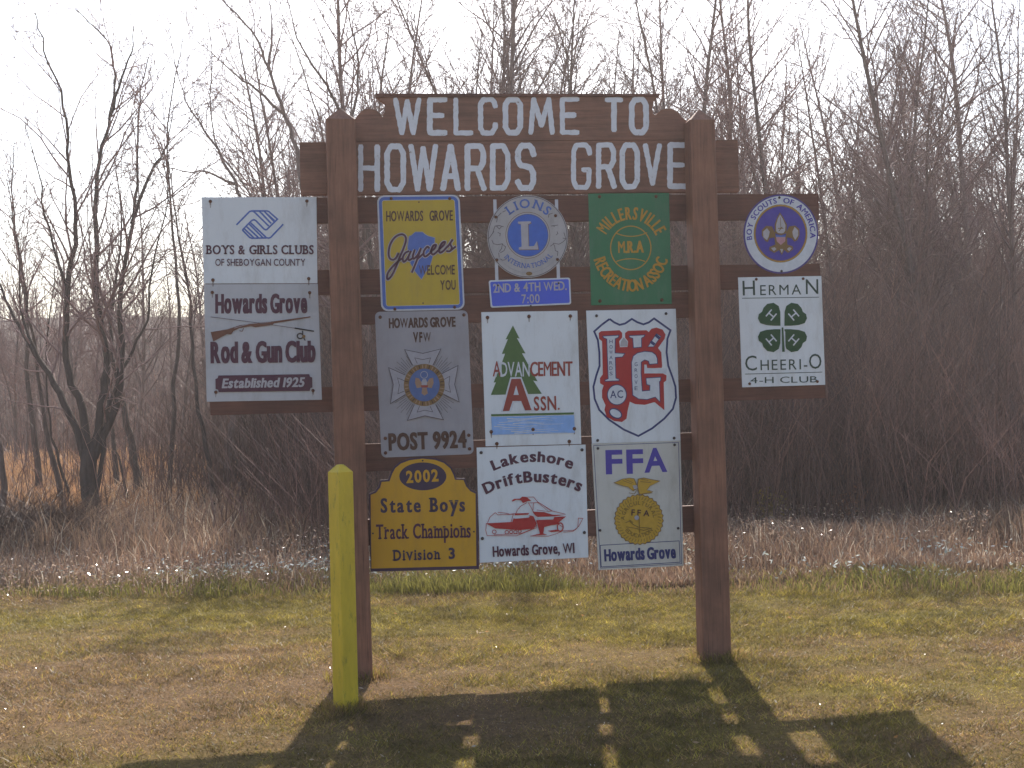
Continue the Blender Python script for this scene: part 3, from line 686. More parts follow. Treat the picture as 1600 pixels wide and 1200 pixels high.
class Ink:
    """flat print on one sheet, written in photo pixels on the sheet's own plane; later strokes lie above earlier ones"""
    def __init__(s, parent, Y): s.parent = parent; s.Y = Y; s.k = 0; s.L = {}
    def _put(s, name, colr, pts, tris):
        s.k += 1; y = s.Y - 0.0007 - 0.00006 * s.k
        key = (name, colr); V, T = s.L.setdefault(key, ([], [])); b_ = len(V)
        for a_, c_ in pts:
            p = P(a_, c_, s.Y); V.append((p[0], y, p[2]))
        T += [tuple(b_ + i for i in t) for t in tris]
    def poly(s, name, colr, pts):
        tr = tessellate_polygon([[Vector((a_, c_, 0)) for a_, c_ in pts]]); s._put(name, colr, pts, tr)
    def ell(s, name, colr, c, rx, ry=None, n=40, rot=0):
        ry = ry or rx
        s.poly(name, colr, [(c[0] + rx * cos(t) * cos(rot) - ry * sin(t) * sin(rot), c[1] + rx * cos(t) * sin(rot) + ry * sin(t) * cos(rot)) for t in np.linspace(0, 2 * pi, n, endpoint=False)])
    def ring(s, name, colr, c, rx, ry, w_, n=48, a0=0, a1=360):
        pts = [(c[0] + rx * cos(radians(a0 + (a1 - a0) * k / n)), c[1] - ry * sin(radians(a0 + (a1 - a0) * k / n))) for k in range(n + 1)]
        s.line(name, colr, pts, w_)
    def line(s, name, colr, pts, w_, rough=0.0, w1=None, rg_=None, caps=0.0):
        pts = [np.array(p, float) for p in pts]
        if rough:
            q = [pts[0]]
            for a_, b_ in zip(pts[:-1], pts[1:]):
                m_ = max(1, int(np.linalg.norm(b_ - a_) / 4))
                for k in range(1, m_ + 1): q.append(a_ + (b_ - a_) * k / m_)
            pts = q
        n = len(pts); out = []
        for i, p in enumerate(pts):
            d0 = pts[i] - pts[i - 1] if i > 0 else pts[1] - pts[0]; d1 = pts[i + 1] - pts[i] if i < n - 1 else d0
            d0 = d0 / (np.linalg.norm(d0) + 1e-9); d1 = d1 / (np.linalg.norm(d1) + 1e-9); d = d0 + d1; d = d / (np.linalg.norm(d) + 1e-9)
            nrm = np.array([-d[1], d[0]]); c = max(0.55, float(np.dot(nrm, np.array([-d0[1], d0[0]]))))
            w2 = (w_ if w1 is None else w_ + (w1 - w_) * i / (n - 1)) / 2 / c
            j1 = (rg_.uniform(-rough, rough) if rough else 0); j2 = (rg_.uniform(-rough, rough) if rough else 0)
            e = d * (caps if i == n - 1 else -caps if i == 0 else 0)
            out.append(p + nrm * (w2 + j1) + e); out.append(p - nrm * (w2 + j2) + e)
        s._put(name, colr, [tuple(p) for p in out], [(2 * i, 2 * i + 1, 2 * i + 3) for i in range(n - 1)] + [(2 * i, 2 * i + 3, 2 * i + 2) for i in range(n - 1)])
    ln = 0
    def text(s, name, colr, txt, p0, p1, h, bold=0.0, serif=False, slant=0.0, sp=0.09, place=None, sert=0.07, lead=0.30, fat=0.0, xh_up=0.0):
        """baseline from p0 to p1, cap height h in photo pixels; the words are fitted to the baseline's length"""
        global CAPH
        if CAPH is None: CAPH = glyph('H')[0][:, 1].max()
        items = []; x = 0.0; s.ln += 1; name = name + '|%d' % s.ln
        for ch in txt:
            if ch == ' ': x += lead; continue
            V, T = glyph(ch, 0.0 if ch in 'MW' else bold)
            if len(V) == 0: continue
            x0, x1 = V[:, 0].min(), V[:, 0].max(); Vn = V.copy()
            if xh_up and ch.islower():
                XH = glyph('x')[0][:, 1].max(); yv = Vn[:, 1]; up_ = XH * (1 + xh_up)
                Vn[:, 1] = np.where(yv <= 0, yv, np.where(yv <= XH, yv * (1 + xh_up), up_ + (yv - XH) * (CAPH * 1.04 - up_) / (CAPH * 1.04 - XH)))
            Vn[:, 0] -= x0; w_ = x1 - x0
            T = list(T)
            if serif and ch in SER:
                st = 0.11 + 1.3 * bold; xh = 0.53
                for code in SER[ch].split():
                    if code[0] == 'l': cx = st * 0.42
                    elif code[0] == 'r': cx = w_ - st * 0.42
                    else: cx = w_ / 2
                    yy = {'t': CAPH - sert / 2, 'b': sert / 2, 'x': xh * 0.98, 'm': CAPH * 0.45}[code[1]]
                    hw = st * (1.0 if code[1] != 'x' else 0.75); b_ = len(Vn)
                    dx = -0.03 if code[1] == 'x' and code[0] == 'l' else 0
                    Vn = np.vstack([Vn, [(cx - hw + dx, yy - sert / 2), (cx + hw + dx, yy - sert / 2), (cx + hw + dx, yy + sert / 2), (cx - hw + dx, yy + sert / 2)]])
                    T += [(b_, b_ + 1, b_ + 2), (b_, b_ + 2, b_ + 3)]
                x += 0.04
            items.append((x, Vn, T, w_, fat * (0.55 if ch in 'MW' else 1))); x += w_ + sp + (0.04 if serif else 0)
        tot = x - sp
        for (x_, Vn, T, w_, fat) in items:
            if place:   # on an arc: centre, rx, ry, angle0, angle1 (degrees, anticlockwise from +x), outward
                c, rx, ry, a0, a1, outw = place
                f = (x_ + w_ / 2) / tot; an = radians(a0 + (a1 - a0) * f)
                q = np.array([c[0] + rx * cos(an), c[1] - ry * sin(an)])
                up = np.array([cos(an) / rx, -sin(an) / ry]); up /= np.linalg.norm(up)
                if not outw: up = -up
                rt_ = np.array([-up[1], up[0]]); 
                arc = abs(radians(a1 - a0)) * (rx + ry) / 2; sx = arc / tot; sy = h / CAPH
                pts = [tuple(q + rt_ * (v[0] - w_ / 2 + slant * v[1]) * sx + up * v[1] * sy) for v in Vn]
            else:
                a_ = np.array(p0, float); b_ = np.array(p1, float); L = np.linalg.norm(b_ - a_); rt_ = (b_ - a_) / L; up = np.array([rt_[1], -rt_[0]])
                sx = L / tot; sy = h / CAPH
                pts = [tuple(a_ + rt_ * ((v[0] + x_) * sx + slant * v[1] * sy) + up * v[1] * sy) for v in Vn]
            for m_ in ((-0.5, 0.0, 0.5) if fat else (0.0,)): s._put(name, colr, [tuple(np.array(q_) + rt_ * m_ * fat) for q_ in pts], T)
    def done(s):
        for (name, colr), (V, T) in s.L.items():
            name = name.split('|')[0]; me = bpy.data.meshes.new(name); T2 = []
            VV = np.array(V)
            for t in T:
                a_, b_, c_ = VV[list(t)]; nz = np.cross(b_ - a_, c_ - a_)[1]
                T2.append(t if nz < 0 else t[::-1])
            me.from_pydata([tuple(v) for v in local(s.parent, V)], [], T2); me.materials.append(INK[colr])
            o_ = obj(name, me, s.parent)
            if name == 'bead_ring': o_['kind'] = 'stuff'

# bolts share one mesh
def bolt_mesh(mat, nm):
    V = []; n = 10
    for (r, y) in ((1.0, 0.0), (0.95, -0.25), (0.55, -0.55)):
        V += [(r * cos(2 * pi * k / n), y, r * sin(2 * pi * k / n)) for k in range(n)]
    V.append((0, -0.62, 0)); F = [(j * n + k, j * n + (k + 1) % n, (j + 1) * n + (k + 1) % n, (j + 1) * n + k) for j in range(2) for k in range(n)] + [(2 * n + k, 2 * n + (k + 1) % n, 3 * n) for k in range(n)]
    me = bpy.data.meshes.new(nm); me.from_pydata(V, [], F); me.materials.append(mat); return me
BOLT, RUSTBOLT = bolt_mesh(MAT['bolt'], 'bolt'), bolt_mesh(MAT['rust'], 'rusty_bolt')
def sheet(name, label, cat, outline, mat, bolts, rusty=False, br=2.6, Y=YS, group=None, th=0.0035, stain=0, center=None):
    cx = sum(p[0] for p in outline) / len(outline); cy = sum(p[1] for p in outline) / len(outline)
    c = P(cx, cy, Y); e = empty(name, tuple(c), label, cat, group)
    prism('panel', outline, Y, Y + th, mat, e, 0.0006)
    k = Ink(e, Y)
    for bx, by in bolts:
        b0 = obj('bolt', RUSTBOLT if rusty else BOLT, e); p = P(bx, by, Y); b0.location = tuple(local(e, [p])[0] + np.array([0, -0.0021, 0])); r = br * 0.0036; b0.scale = (r, r, r)
        if stain: k.poly('rust_stain', 'stain', [(bx - 1.5, by), (bx + 1.5, by), (bx + 0.9, by + stain * random.Random(bx).uniform(0.5, 1.2)), (bx - 0.5, by + stain)])
    return e, k
def rrect(c4, r, n=5):
    """rounded quadrilateral, corners tl, tr, br, bl"""
    out = []; c4 = [np.array(p, float) for p in c4]
    for i in range(4):
        p = c4[i]; a_ = c4[i - 1] - p; b_ = c4[(i + 1) % 4] - p; a_ /= np.linalg.norm(a_); b_ /= np.linalg.norm(b_)
        c = p + (a_ + b_) * r; v0 = -b_ * r; v1 = -a_ * r
        for k in range(n + 1):
            t = k / n * pi / 2; out.append(tuple(c + v0 * cos(t) + v1 * sin(t)))
    return out
def inset(c4, d):
    c = np.mean(np.array(c4, float), axis=0); out = []
    for p in c4:
        p = np.array(p, float); out.append(tuple(p + np.sign(c - p) * d))
    return out
def cm(f, *pts): return [f(*p) for p in pts]

# ---- painted words on the header boards: each painted letter is a part
STROKE = {
    'W': [[(0, 1), (.27, 0), (.5, .95), (.76, 0), (1, 1)]], 'E': [[(1, 1), (.08, 1), (.08, 0), (1, 0)], [(.08, .52), (.82, .52)]], 'L': [[(.08, 1), (.08, 0), (1, 0)]],
    'C': [[(1, .80), (.94, .93), (.78, 1), (.22, 1), (.04, .85), (.04, .15), (.22, 0), (.78, 0), (.98, .15), (1, .26)]],
    'O': [[(.25, 1), (.75, 1), (.96, .84), (.96, .16), (.75, 0), (.25, 0), (.04, .16), (.04, .84), (.25, 1), (.5, 1)]],
    'M': [[(0, 0), (.14, 1), (.5, .22), (.84, 1), (1, 0)]], 'T': [[(0, 1), (1, 1)], [(.5, 1), (.5, 0)]], 'H': [[(.06, 1), (.06, 0)], [(.94, 1), (.94, 0)], [(.06, .5), (.94, .5)]],
    'A': [[(0, 0), (.5, 1), (1, 0)], [(.2, .30), (.8, .30)]], 'R': [[(.06, 0), (.06, 1), (.78, 1), (.95, .86), (.95, .62), (.78, .48), (.06, .48)], [(.6, .48), (1, 0)]],
    'D': [[(.06, 0), (.06, 1), (.70, 1), (.96, .80), (.96, .20), (.70, 0), (.02, 0)]],
    'S': [[(.98, .78), (.9, .92), (.75, 1), (.25, 1), (.04, .86), (.04, .66), (.2, .54), (.8, .48), (.96, .34), (.96, .14), (.78, 0), (.22, 0), (.02, .16)]],
    'G': [[(1, .80), (.94, .93), (.78, 1), (.22, 1), (.04, .85), (.04, .15), (.22, 0), (.80, 0), (.96, .14), (.96, .42), (.62, .42)]],
    'V': [[(0, 1), (.52, 0), (1, 1)]]}
rgp = random.Random(4)
def painted(ch, x0, x1, y0, y1, w_):
    k = Ink(frame, YR0)
    for pl in STROKE[ch]:
        ww = w_ * rgp.uniform(0.92, 1.1)
        pp = [(x0 + w_ / 2 + u * (x1 - x0 - w_), y1 - w_ / 2 - v * (y1 - y0 - w_)) for u, v in pl]
        for q0, q1 in zip(pp[:-1], pp[1:]):
            L_ = hypot(q1[0] - q0[0], q1[1] - q0[1]); m_ = max(2, int(L_ / 4)); e_ = w_ * 0.28; ux, uy = (q1[0] - q0[0]) / L_, (q1[1] - q0[1]) / L_
            seg = [(q0[0] - ux * e_ * 1.3, q0[1] - uy * e_ * 1.3, .62)] + [(q0[0] + ux * t * L_, q0[1] + uy * t * L_, 1.0) for t in np.linspace(0, 1, m_ + 1)] + [(q1[0] + ux * e_ * 1.3, q1[1] + uy * e_ * 1.3, .62)]
            out = []
            for (a_, b_, f_) in seg:
                j1, j2 = rgp.uniform(-.5, .5), rgp.uniform(-.5, .5); out += [(a_ - uy * (ww / 2 * f_ + j1), b_ + ux * (ww / 2 * f_ + j1)), (a_ + uy * (ww / 2 * f_ + j2), b_ - ux * (ww / 2 * f_ + j2))]
            k._put('letter', 'painted', out, [(2 * i, 2 * i + 1, 2 * i + 3) for i in range(len(seg) - 1)] + [(2 * i, 2 * i + 3, 2 * i + 2) for i in range(len(seg) - 1)])
    k.done()
A4, B4 = crop(450, 130, 4), crop(800, 130, 4)
for ch, X0, X1, f, Yt, Yb in [('W', 655, 835, A4, 86, 328), ('E', 862, 1000, A4, 86, 326), ('L', 1024, 1162, A4, 86, 328), ('C', 1183, 1312, A4, 86, 328), ('O', 1338, 1472, A4, 86, 326),
                              ('M', 100, 268, B4, 84, 326), ('E', 290, 425, B4, 84, 324), ('T', 576, 698, B4, 88, 310), ('O', 728, 858, B4, 86, 324),
                              ('H', 430, 582, A4, 378, 684), ('O', 598, 742, A4, 378, 682), ('W', 752, 938, A4, 376, 680), ('A', 952, 1080, A4, 376, 678), ('R', 1098, 1242, A4, 376, 678),
                              ('D', 1256, 1395, A4, 376, 672), ('S', 1416, 1554, A4, 374, 672), ('G', 364, 502, B4, 370, 668), ('R', 518, 656, B4, 370, 664), ('O', 668, 804, B4, 370, 664),
                              ('V', 816, 938, B4, 372, 644), ('E', 962, 1102, B4, 370, 662)]:
    (a_, c_), (d_, e_) = f(X0, Yt), f(X1, Yb); painted(ch, a_, d_, c_, e_, 8.3 if Yt < 200 else 8.5)

# ---- boys & girls clubs
L3 = crop(300, 290, 3.2417); BG = crop(345, 320, 13.333)
e, k = sheet('club_sign', 'white sheet with blue clasped hands, upper one left of the left post', 'sign', [(315, 308), (494.5, 308), (496, 442.6), (318.5, 443)], MAT['white'],
             cm(L3, (93, 80), (582, 78), (106, 478), (591, 471)), True, 2.7, stain=10)
for pl in [[(325, 420), (600, 140), (650, 128), (700, 150), (1000, 445)], [(650, 128), (960, 128), (1000, 140), (1180, 300), (960, 515), (930, 520), (900, 505), (730, 330), (690, 310), (640, 330), (450, 525)],
           [(800, 128), (1050, 390)], [(900, 128), (1110, 350)], [(950, 180), (1120, 330)],
           [(1300, 405), (1040, 680), (1000, 695), (950, 685), (620, 375)], [(450, 525), (600, 680), (650, 698), (960, 690)], [(530, 450), (790, 690)], [(490, 500), (690, 690)], [(590, 400), (880, 690)]]:
    k.line('clasped_hands_emblem', 'midblue', cm(BG, *pl), 2.5)
k.text('lettering', 'maroon', 'BOYS & GIRLS CLUBS', L3(72, 347), L3(618, 347), 13.6, 0.015, True, fat=0.5, sert=0.09, sp=0.05)
k.text('lettering', 'maroon', 'OF SHEBOYGAN COUNTY', L3(118, 406), L3(574, 406), 10.5, 0.008)
k.done()
# ---- rod & gun club
e, k = sheet('club_sign', 'pale grey sheet with a rifle, lower one left of the left post', 'sign', [(318.5, 444.2), (496.5, 443.6), (503, 624.6), (323, 627.8)], MAT['white2'],
             cm(L3, (103, 541), (596, 542), (121, 1046), (613, 1038)), True, 2.7, stain=9)
k.text('lettering', 'maroon', 'Howards Grove', L3(120, 644), L3(582, 642), 28, 0.03, sp=0.08, lead=0.22, fat=1.5, xh_up=0.16)
k.text('lettering', 'maroon', 'Rod & Gun Club', L3(97, 896), L3(624, 890), 31, 0.03, sp=0.08, lead=0.2, fat=1.8, xh_up=0.16)
k.poly('rifle_emblem', 'wood', cm(L3, (95, 742), (180, 728), (240, 708), (320, 695), (410, 688), (600, 662), (600, 668), (415, 698), (408, 706), (320, 718), (300, 712), (240, 722), (210, 738), (198, 754), (178, 752), (108, 790)))
k.line('rifle_emblem', 'wood', cm(L3, (240, 735), (255, 738), (262, 722)), 1.0); k.line('rifle_emblem', 'lightgrey', cm(L3, (215, 722), (290, 700), (400, 690)), 0.8)
k.line('fishing_rod_emblem', 'greyline', cm(L3, (95, 665), (330, 695), (520, 722)), 0.8); k.line('fishing_rod_emblem', 'black', cm(L3, (520, 722), (618, 738)), 2.2)
k.ring('fishing_rod_emblem', 'black', L3(548, 762), 4.5, 4, 2.2); k.line('fishing_rod_emblem', 'black', cm(L3, (560, 735), (562, 765), (574, 785)), 1.8); k.ell('fishing_rod_emblem', 'goldbrown', L3(566, 764), 2.6)
k.poly('banner', 'maroon', cm(L3, (134, 962), (594, 955), (598, 968), (609, 972), (610, 1022), (600, 1026), (596, 1040), (136, 1046), (132, 1034), (120, 1030), (119, 980), (130, 975)))
k.text('lettering', 'silver', 'Established 1925', L3(152, 1025), L3(566, 1018), 14, 0.025, fat=0.7, xh_up=0.1, slant=0.18, sp=0.07)
k.done()
# ---- jaycees
J = crop(560, 290, 6); c4 = cm(J, (174, 92), (948, 84), (998, 1162), (214, 1178))
e, k = sheet('club_sign', 'yellow sheet with blue shield and script lettering directly right of the left post', 'sign', rrect(c4, 11), MAT['ring'], cm(J, (308, 122), (856, 122), (342, 1158), (902, 1140)), True, 2.6)
for nm in ('border',): k.poly(nm, 'midblue', rrect(inset(c4, 2.6), 9)); k.poly('face', 'white', rrect(inset(c4, 7.6), 4))
INK['yellow'] = MAT['yellow']; k.poly('face', 'yellow', rrect(inset(c4, 8.0), 3.5))
for q in ((567, 155), (606, 1102)): k.ell('lettering', 'darkbrown', J(*q), 1.3, n=10)
k.text('lettering', 'darkbrown', 'HOWARDS', J(262, 334), J(606, 330), 15.5, 0.012, fat=0.6); k.text('lettering', 'darkbrown', 'GROVE', J(668, 330), J(884, 326), 15.5, 0.012, fat=0.6)
shp = cm(crop(600, 355, 13.333), (520, 190), (570, 170), (650, 100), (800, 100), (860, 150), (920, 185), (1060, 220), (1055, 340), (1030, 560), (960, 800), (860, 950), (780, 1090), (650, 930), (550, 760), (500, 600), (490, 400))
k.poly('shield', 'midblue', shp); k.line('shield', 'lightgrey', shp + [shp[0]], 0.9)
k.text('lettering', 'darkbrown', 'WELCOME', J(568, 836), J(904, 832), 14.5, 0.018); k.text('lettering', 'darkbrown', 'YOU', J(768, 978), J(912, 974), 14.5, 0.018)
def smooth(pts, m_=5):
    p = [np.array(q, float) for q in pts]; out = []
    for i in range(len(p) - 1):
        a_, b_, c_, d_ = p[max(i - 1, 0)], p[i], p[i + 1], p[min(i + 2, len(p) - 1)]
        for q in range(m_):
            u = q / m_; out.append(0.5 * (2 * b_ + (c_ - a_) * u + (2 * a_ - 5 * b_ + 4 * c_ - d_) * u * u + (3 * b_ - a_ - 3 * c_ + d_) * u ** 3))
    return out + [p[-1]]
JJ = crop(600, 355, 13.333)
script = [[(300, 540), (250, 640), (190, 680), (120, 650), (95, 540), (130, 360), (230, 210), (360, 150), (440, 190), (455, 290), (400, 460), (330, 620), (260, 800), (170, 990), (90, 1085), (60, 1050), (90, 940), (200, 800), (320, 690), (400, 640)],
          [(520, 500), (440, 540), (390, 640), (410, 720), (480, 660), (560, 500)], [(560, 500), (510, 620), (520, 690), (590, 650)],
          [(640, 470), (600, 600), (620, 660), (700, 580), (770, 440)], [(770, 440), (680, 700), (580, 945)], [(700, 660), (810, 560)],
          [(940, 440), (900, 410), (830, 500), (830, 590), (870, 610), (960, 540)],
          [(960, 520), (1060, 440), (1080, 370), (1020, 390), (980, 500), (1010, 570), (1070, 540), (1150, 460)],
          [(1150, 460), (1240, 380), (1270, 310), (1210, 330), (1150, 440), (1160, 530), (1230, 500), (1330, 390)],
          [(1320, 420), (1380, 330), (1430, 260)], [(1420, 265), (1380, 350), (1410, 430), (1370, 500), (1300, 500)], [(1370, 500), (1490, 405)]]
for ww, cc in ((5.4, 'silver'), (3.1, 'maroon')):
    for pl in script: k.line('script_lettering', cc, smooth(cm(JJ, *pl)), ww, caps=0.4)
k.done()
# ---- lions
LI = crop(740, 290, 6); c = LI(507, 478)
for sx, nm in ((200, 'left'), (778, 'right')):
    st_, kk = sheet('metal_strap', 'pale metal strap behind the %s side of the round blue letter disc' % nm, 'strap', cm(LI, (sx - 16, 130), (sx + 14, 130), (sx + 34, 905), (sx + 4, 905)), MAT['ring'], [], Y=YS + 0.0015, th=0.003, group='straps behind the round disc')
e, k = sheet('club_sign', 'round silver lions disc with a blue centre and large letter L', 'sign', [(c[0] + 63 * cos(t), c[1] + 64.5 * sin(t)) for t in np.linspace(0, 2 * pi, 64, endpoint=False)], MAT['silver'],
             cm(LI, (208, 295), (768, 282), (217, 697), (786, 692)), True, 2.6, Y=YS - 0.004)
k.ring('border', 'greyline', c, 61.5, 63, 0.9)
lc = LI(508, 466); k.ell('emblem', 'goldbrown', lc, 34.8, 36.4); k.ell('emblem', 'silver', lc, 34, 35.6); k.ell('emblem', 'greyline', lc, 32, 33.4); k.ell('emblem', 'royal', lc, 31.3, 32.7)
def bigL(dx, dy, cc): k.poly('letter', cc, [(x_ + dx, y_ + dy) for x_, y_ in cm(LI, (415, 338), (535, 334), (535, 352), (510, 362), (516, 570), (566, 566), (592, 520), (606, 590), (606, 598), (424, 600), (424, 580), (450, 572), (443, 362), (415, 355))])
bigL(0.9, 0.9, 'goldbrown'); bigL(0, 0, 'silver')
k.text('lettering', 'midblue', 'LIONS', None, None, 13.5, 0.02, True, place=(lc, 41.5, 43, 133, 44, True))
k.text('lettering', 'midblue', 'INTERNATIONAL', None, None, 7.5, 0.008, True, place=(lc, 50, 51.5, 222, 322, False))
for pl in [[(180, 440), (200, 380), (240, 375), (280, 385)], [(215, 380), (240, 408), (262, 385)], [(140, 500), (190, 430)], [(170, 510), (185, 545), (225, 555), (270, 545), (262, 590), (240, 620)], [(270, 550), (300, 575), (285, 610), (250, 630)], [(235, 630), (240, 680), (270, 700), (300, 695)], [(215, 345), (225, 290), (260, 255)], [(225, 440), (250, 450), (245, 475)], [(270, 250), (300, 235)],
           [(725, 380), (790, 370)], [(740, 375), (760, 385)], [(845, 440), (865, 500), (835, 492)], [(865, 500), (835, 530), (800, 550), (745, 540), (760, 570), (765, 610)], [(718, 570), (745, 550)], [(765, 610), (790, 620), (785, 660)], [(780, 430), (790, 450), (770, 465)], [(740, 260), (705, 270), (700, 300)]]: k.line('lion_head_lines', 'greyline', cm(LI, *pl), 0.8)
k.ring('border', 'lightgrey', c, 55, 56.5, 0.8, a0=215, a1=325); k.ell('lion_head_lines', 'goldbrown', LI(520, 825), 5, 3, n=12)
k.done()
c4 = cm(LI, (140, 888), (906, 862), (916, 1114), (160, 1146))
e, k = sheet('meeting_time_plate', 'small blue plate giving meeting days and hour under the round disc', 'sign', rrect(c4, 3.5), MAT['ring'], [], Y=YS - 0.004)
k.poly('face', 'white', rrect(inset(c4, 0.4), 3.3)); INK['blueplate'] = MAT['blueplate']; k.poly('face', 'blueplate', rrect(inset(c4, 2.4), 2.6))
k.text('lettering', 'silver', '2ND & 4TH WED.', LI(186, 1004), LI(872, 978), 13.5, 0.012, fat=0.6); k.text('lettering', 'silver', '7:00', LI(450, 1104), LI(620, 1098), 13.5, 0.012)
for q in ((228, 935), (797, 915), (536, 1128)):
    b0 = obj('bolt', BOLT, e); b0.location = tuple(local(e, [P(*LI(*q), YS - 0.0085)])[0]); b0.scale = (0.006,) * 3
k.done()
# ---- millersville
MI = crop(900, 290, 6)
e, k = sheet('club_sign', 'green recreation association sheet with yellow ball emblem left of the right post', 'sign', cm(MI, (114, 74), (872, 68), (898, 1110), (142, 1122)), MAT['green'], cm(MI, (220, 104), (750, 102), (224, 1082), (804, 1072)), True, 2.8)
mc = MI(513, 584)
k.ring('ball_emblem', 'orange', mc, 31.5, 34, 1.7); k.ring('ball_emblem', 'orange', (mc[0] + 0.5, mc[1] - 72), 55, 54, 1.5, 20, 245, 297); k.ring('ball_emblem', 'orange', (mc[0], mc[1] + 76), 60, 59, 1.5, 20, 68, 112)
k.text('lettering', 'orange', 'M.R.A', MI(398, 632), MI(632, 626), 18, 0.012, fat=1.6, sp=0.08)
k.text('lettering', 'orange', 'MILLERSVILLE', None, None, 19, 0.012, fat=1.2, place=(mc, 43, 44.5, 152, 26, True), sp=0.12)
k.text('lettering', 'orange', 'RECREATION ASSOC', None, None, 18, 0.012, fat=1.2, place=(mc, 60, 68, 196, 344, False), sp=0.12)
k.done()
# ---- boy scouts
BS = crop(1130, 290, 3.5278); c = BS(318, 267)
e, k = sheet('club_sign', 'round white scouts disc with purple centre and fleur-de-lis, right of the right post', 'sign', [(c[0] + 58.5 * cos(t), c[1] + 62 * sin(t)) for t in np.linspace(0, 2 * pi, 64, endpoint=False)], MAT['purple'], [BS(309, 66), BS(321, 472)], False, 2.2)
k.ell('face', 'white', c, 56, 59.4, 64); ic = BS(316, 264); k.ell('emblem_field', 'goldbrown', ic, 42, 45.5); k.ell('emblem_field', 'orange', ic, 41.2, 44.6); k.ell('emblem_field', 'goldbrown', ic, 40, 43.3); k.ell('emblem_field', 'purple', ic, 38.8, 42)
k.text('lettering', 'purple', 'BOY SCOUTS', None, None, 8.3, 0.008, fat=0.6, place=(c, 45.5, 48.6, 190, 98, True), lead=0.42); k.text('lettering', 'purple', 'OF AMERICA', None, None, 8.3, 0.008, fat=0.6, place=(c, 45.5, 48.6, 86, -8, True), lead=0.42)
fl = [('goldbrown', [(311, 148), (330, 175), (350, 215), (348, 262), (318, 275), (284, 262), (282, 215), (296, 175)]), ('silver', [(312, 160), (326, 182), (342, 218), (340, 250), (330, 262), (318, 264), (300, 262), (290, 250), (290, 218), (300, 182)]),
      ('goldbrown', [(285, 262), (268, 225), (235, 222), (212, 245), (212, 275), (230, 305), (245, 312), (255, 290), (290, 285)]), ('silver', [(240, 235), (218, 255), (220, 285), (240, 302), (250, 280), (255, 255)]),
      ('goldbrown', [(345, 262), (362, 225), (395, 220), (418, 240), (420, 270), (408, 300), (392, 310), (375, 290), (345, 285)]), ('silver', [(392, 228), (412, 248), (412, 275), (396, 300), (384, 280), (380, 255)]),
      ('goldbrown', [(280, 275), (350, 275), (352, 325), (382, 335), (384, 352), (355, 372), (335, 355), (322, 384), (306, 356), (280, 372), (252, 355), (254, 338), (285, 325)]),
      ('silver', [(262, 345), (282, 340), (292, 350), (278, 362)]), ('silver', [(350, 350), (362, 340), (376, 345), (362, 362)]), ('silver', [(312, 350), (328, 350), (322, 374)]),
      ('pink', [(288, 276), (342, 276), (340, 308), (316, 328), (294, 308)]), ('midblue', [(288, 274), (342, 274), (342, 284), (288, 284)])]
for cc, pl in fl: k.poly('fleur_de_lis', cc, cm(BS, *pl))
k.line('fleur_de_lis', 'goldbrown', cm(BS, (313, 175), (316, 235)), 0.8); k.line('fleur_de_lis', 'goldbrown', cm(BS, (300, 236), (330, 236)), 1.3); k.line('fleur_de_lis', 'goldbrown', cm(BS, (306, 250), (324, 228)), 1.2)
k.done()
# ---- herman 4-H
e, k = sheet('club_sign', 'white sheet with a green four-leaf clover, bottom right outside the right post', 'sign', cm(BS, (82, 506), (541, 498), (563, 1098), (105, 1112)), MAT['white'], cm(BS, (182, 516), (440, 513), (145, 1092), (519, 1080)), True, 2.4)
k.text('lettering', 'greenblack', 'H', BS(108, 606), BS(176, 604), 23, 0.0); k.text('lettering', 'greenblack', 'ERMA', BS(204, 604), BS(430, 600), 15.6, 0.0, sp=0.2); k.text('lettering', 'greenblack', 'N', BS(456, 598), BS(524, 597), 23, 0.0)
k.line('lettering', 'greenblack', cm(BS, (104, 621), (528, 615)), 1.0); k.line('lettering', 'greenblack', cm(BS, (120, 1039), (546, 1028)), 1.0)
k.text('lettering', 'greenblack', 'C', BS(122, 1020), BS(186, 1018), 23, 0.0); k.text('lettering', 'greenblack', 'HEERI-', BS(206, 1018), BS(464, 1012), 16, 0.0, sp=0.2); k.text('lettering', 'greenblack', 'O', BS(474, 1010), BS(542, 1008), 23, 0.0)
k.text('lettering', 'greenblack', '4-H CLUB', BS(150, 1090), BS(518, 1084), 9.5, 0.0, sp=0.12)
cc_ = BS(326, 782)
for ax, ay, rot in ((-1, -1, 40), (1, -1, -40), (-1, 1, -40), (1, 1, 40)):
    lf = [(0.04, 0.03), (0.05, 0.62), (0.12, 0.86), (0.34, 1.0), (0.62, 0.95), (0.78, 0.78), (0.84, 0.62), (0.98, 0.52), (1.02, 0.34), (0.92, 0.14), (0.66, 0.06), (0.3, 0.03)]
    k.poly('clover_leaf', 'darkgreen', [(cc_[0] + ax * (1.6 + u * 36), cc_[1] + ay * (1.6 + v * 37)) for u, v in lf])
    hc = (cc_[0] + ax * 17.5, cc_[1] + ay * 19.5); R2 = radians(rot); 
    def hp(u, v): return (hc[0] + u * cos(R2) - v * sin(R2), hc[1] + u * sin(R2) + v * cos(R2))
    for a_, b_ in ((hp(-5, -7), hp(-5, 7)), (hp(5, -7), hp(5, 7)), (hp(-5, 0), hp(5, 0))): k.line('lettering', 'white', [a_, b_], 2.1)
k.line('clover_stem', 'white', [(cc_[0] + 1, cc_[1] + 6), (cc_[0] + 1.5, cc_[1] + 38)], 6.4); k.line('clover_stem', 'darkgreen', [(cc_[0], cc_[1]), (cc_[0] + 1.5, cc_[1] + 38)], 2.6, w1=4.2)
k.done()
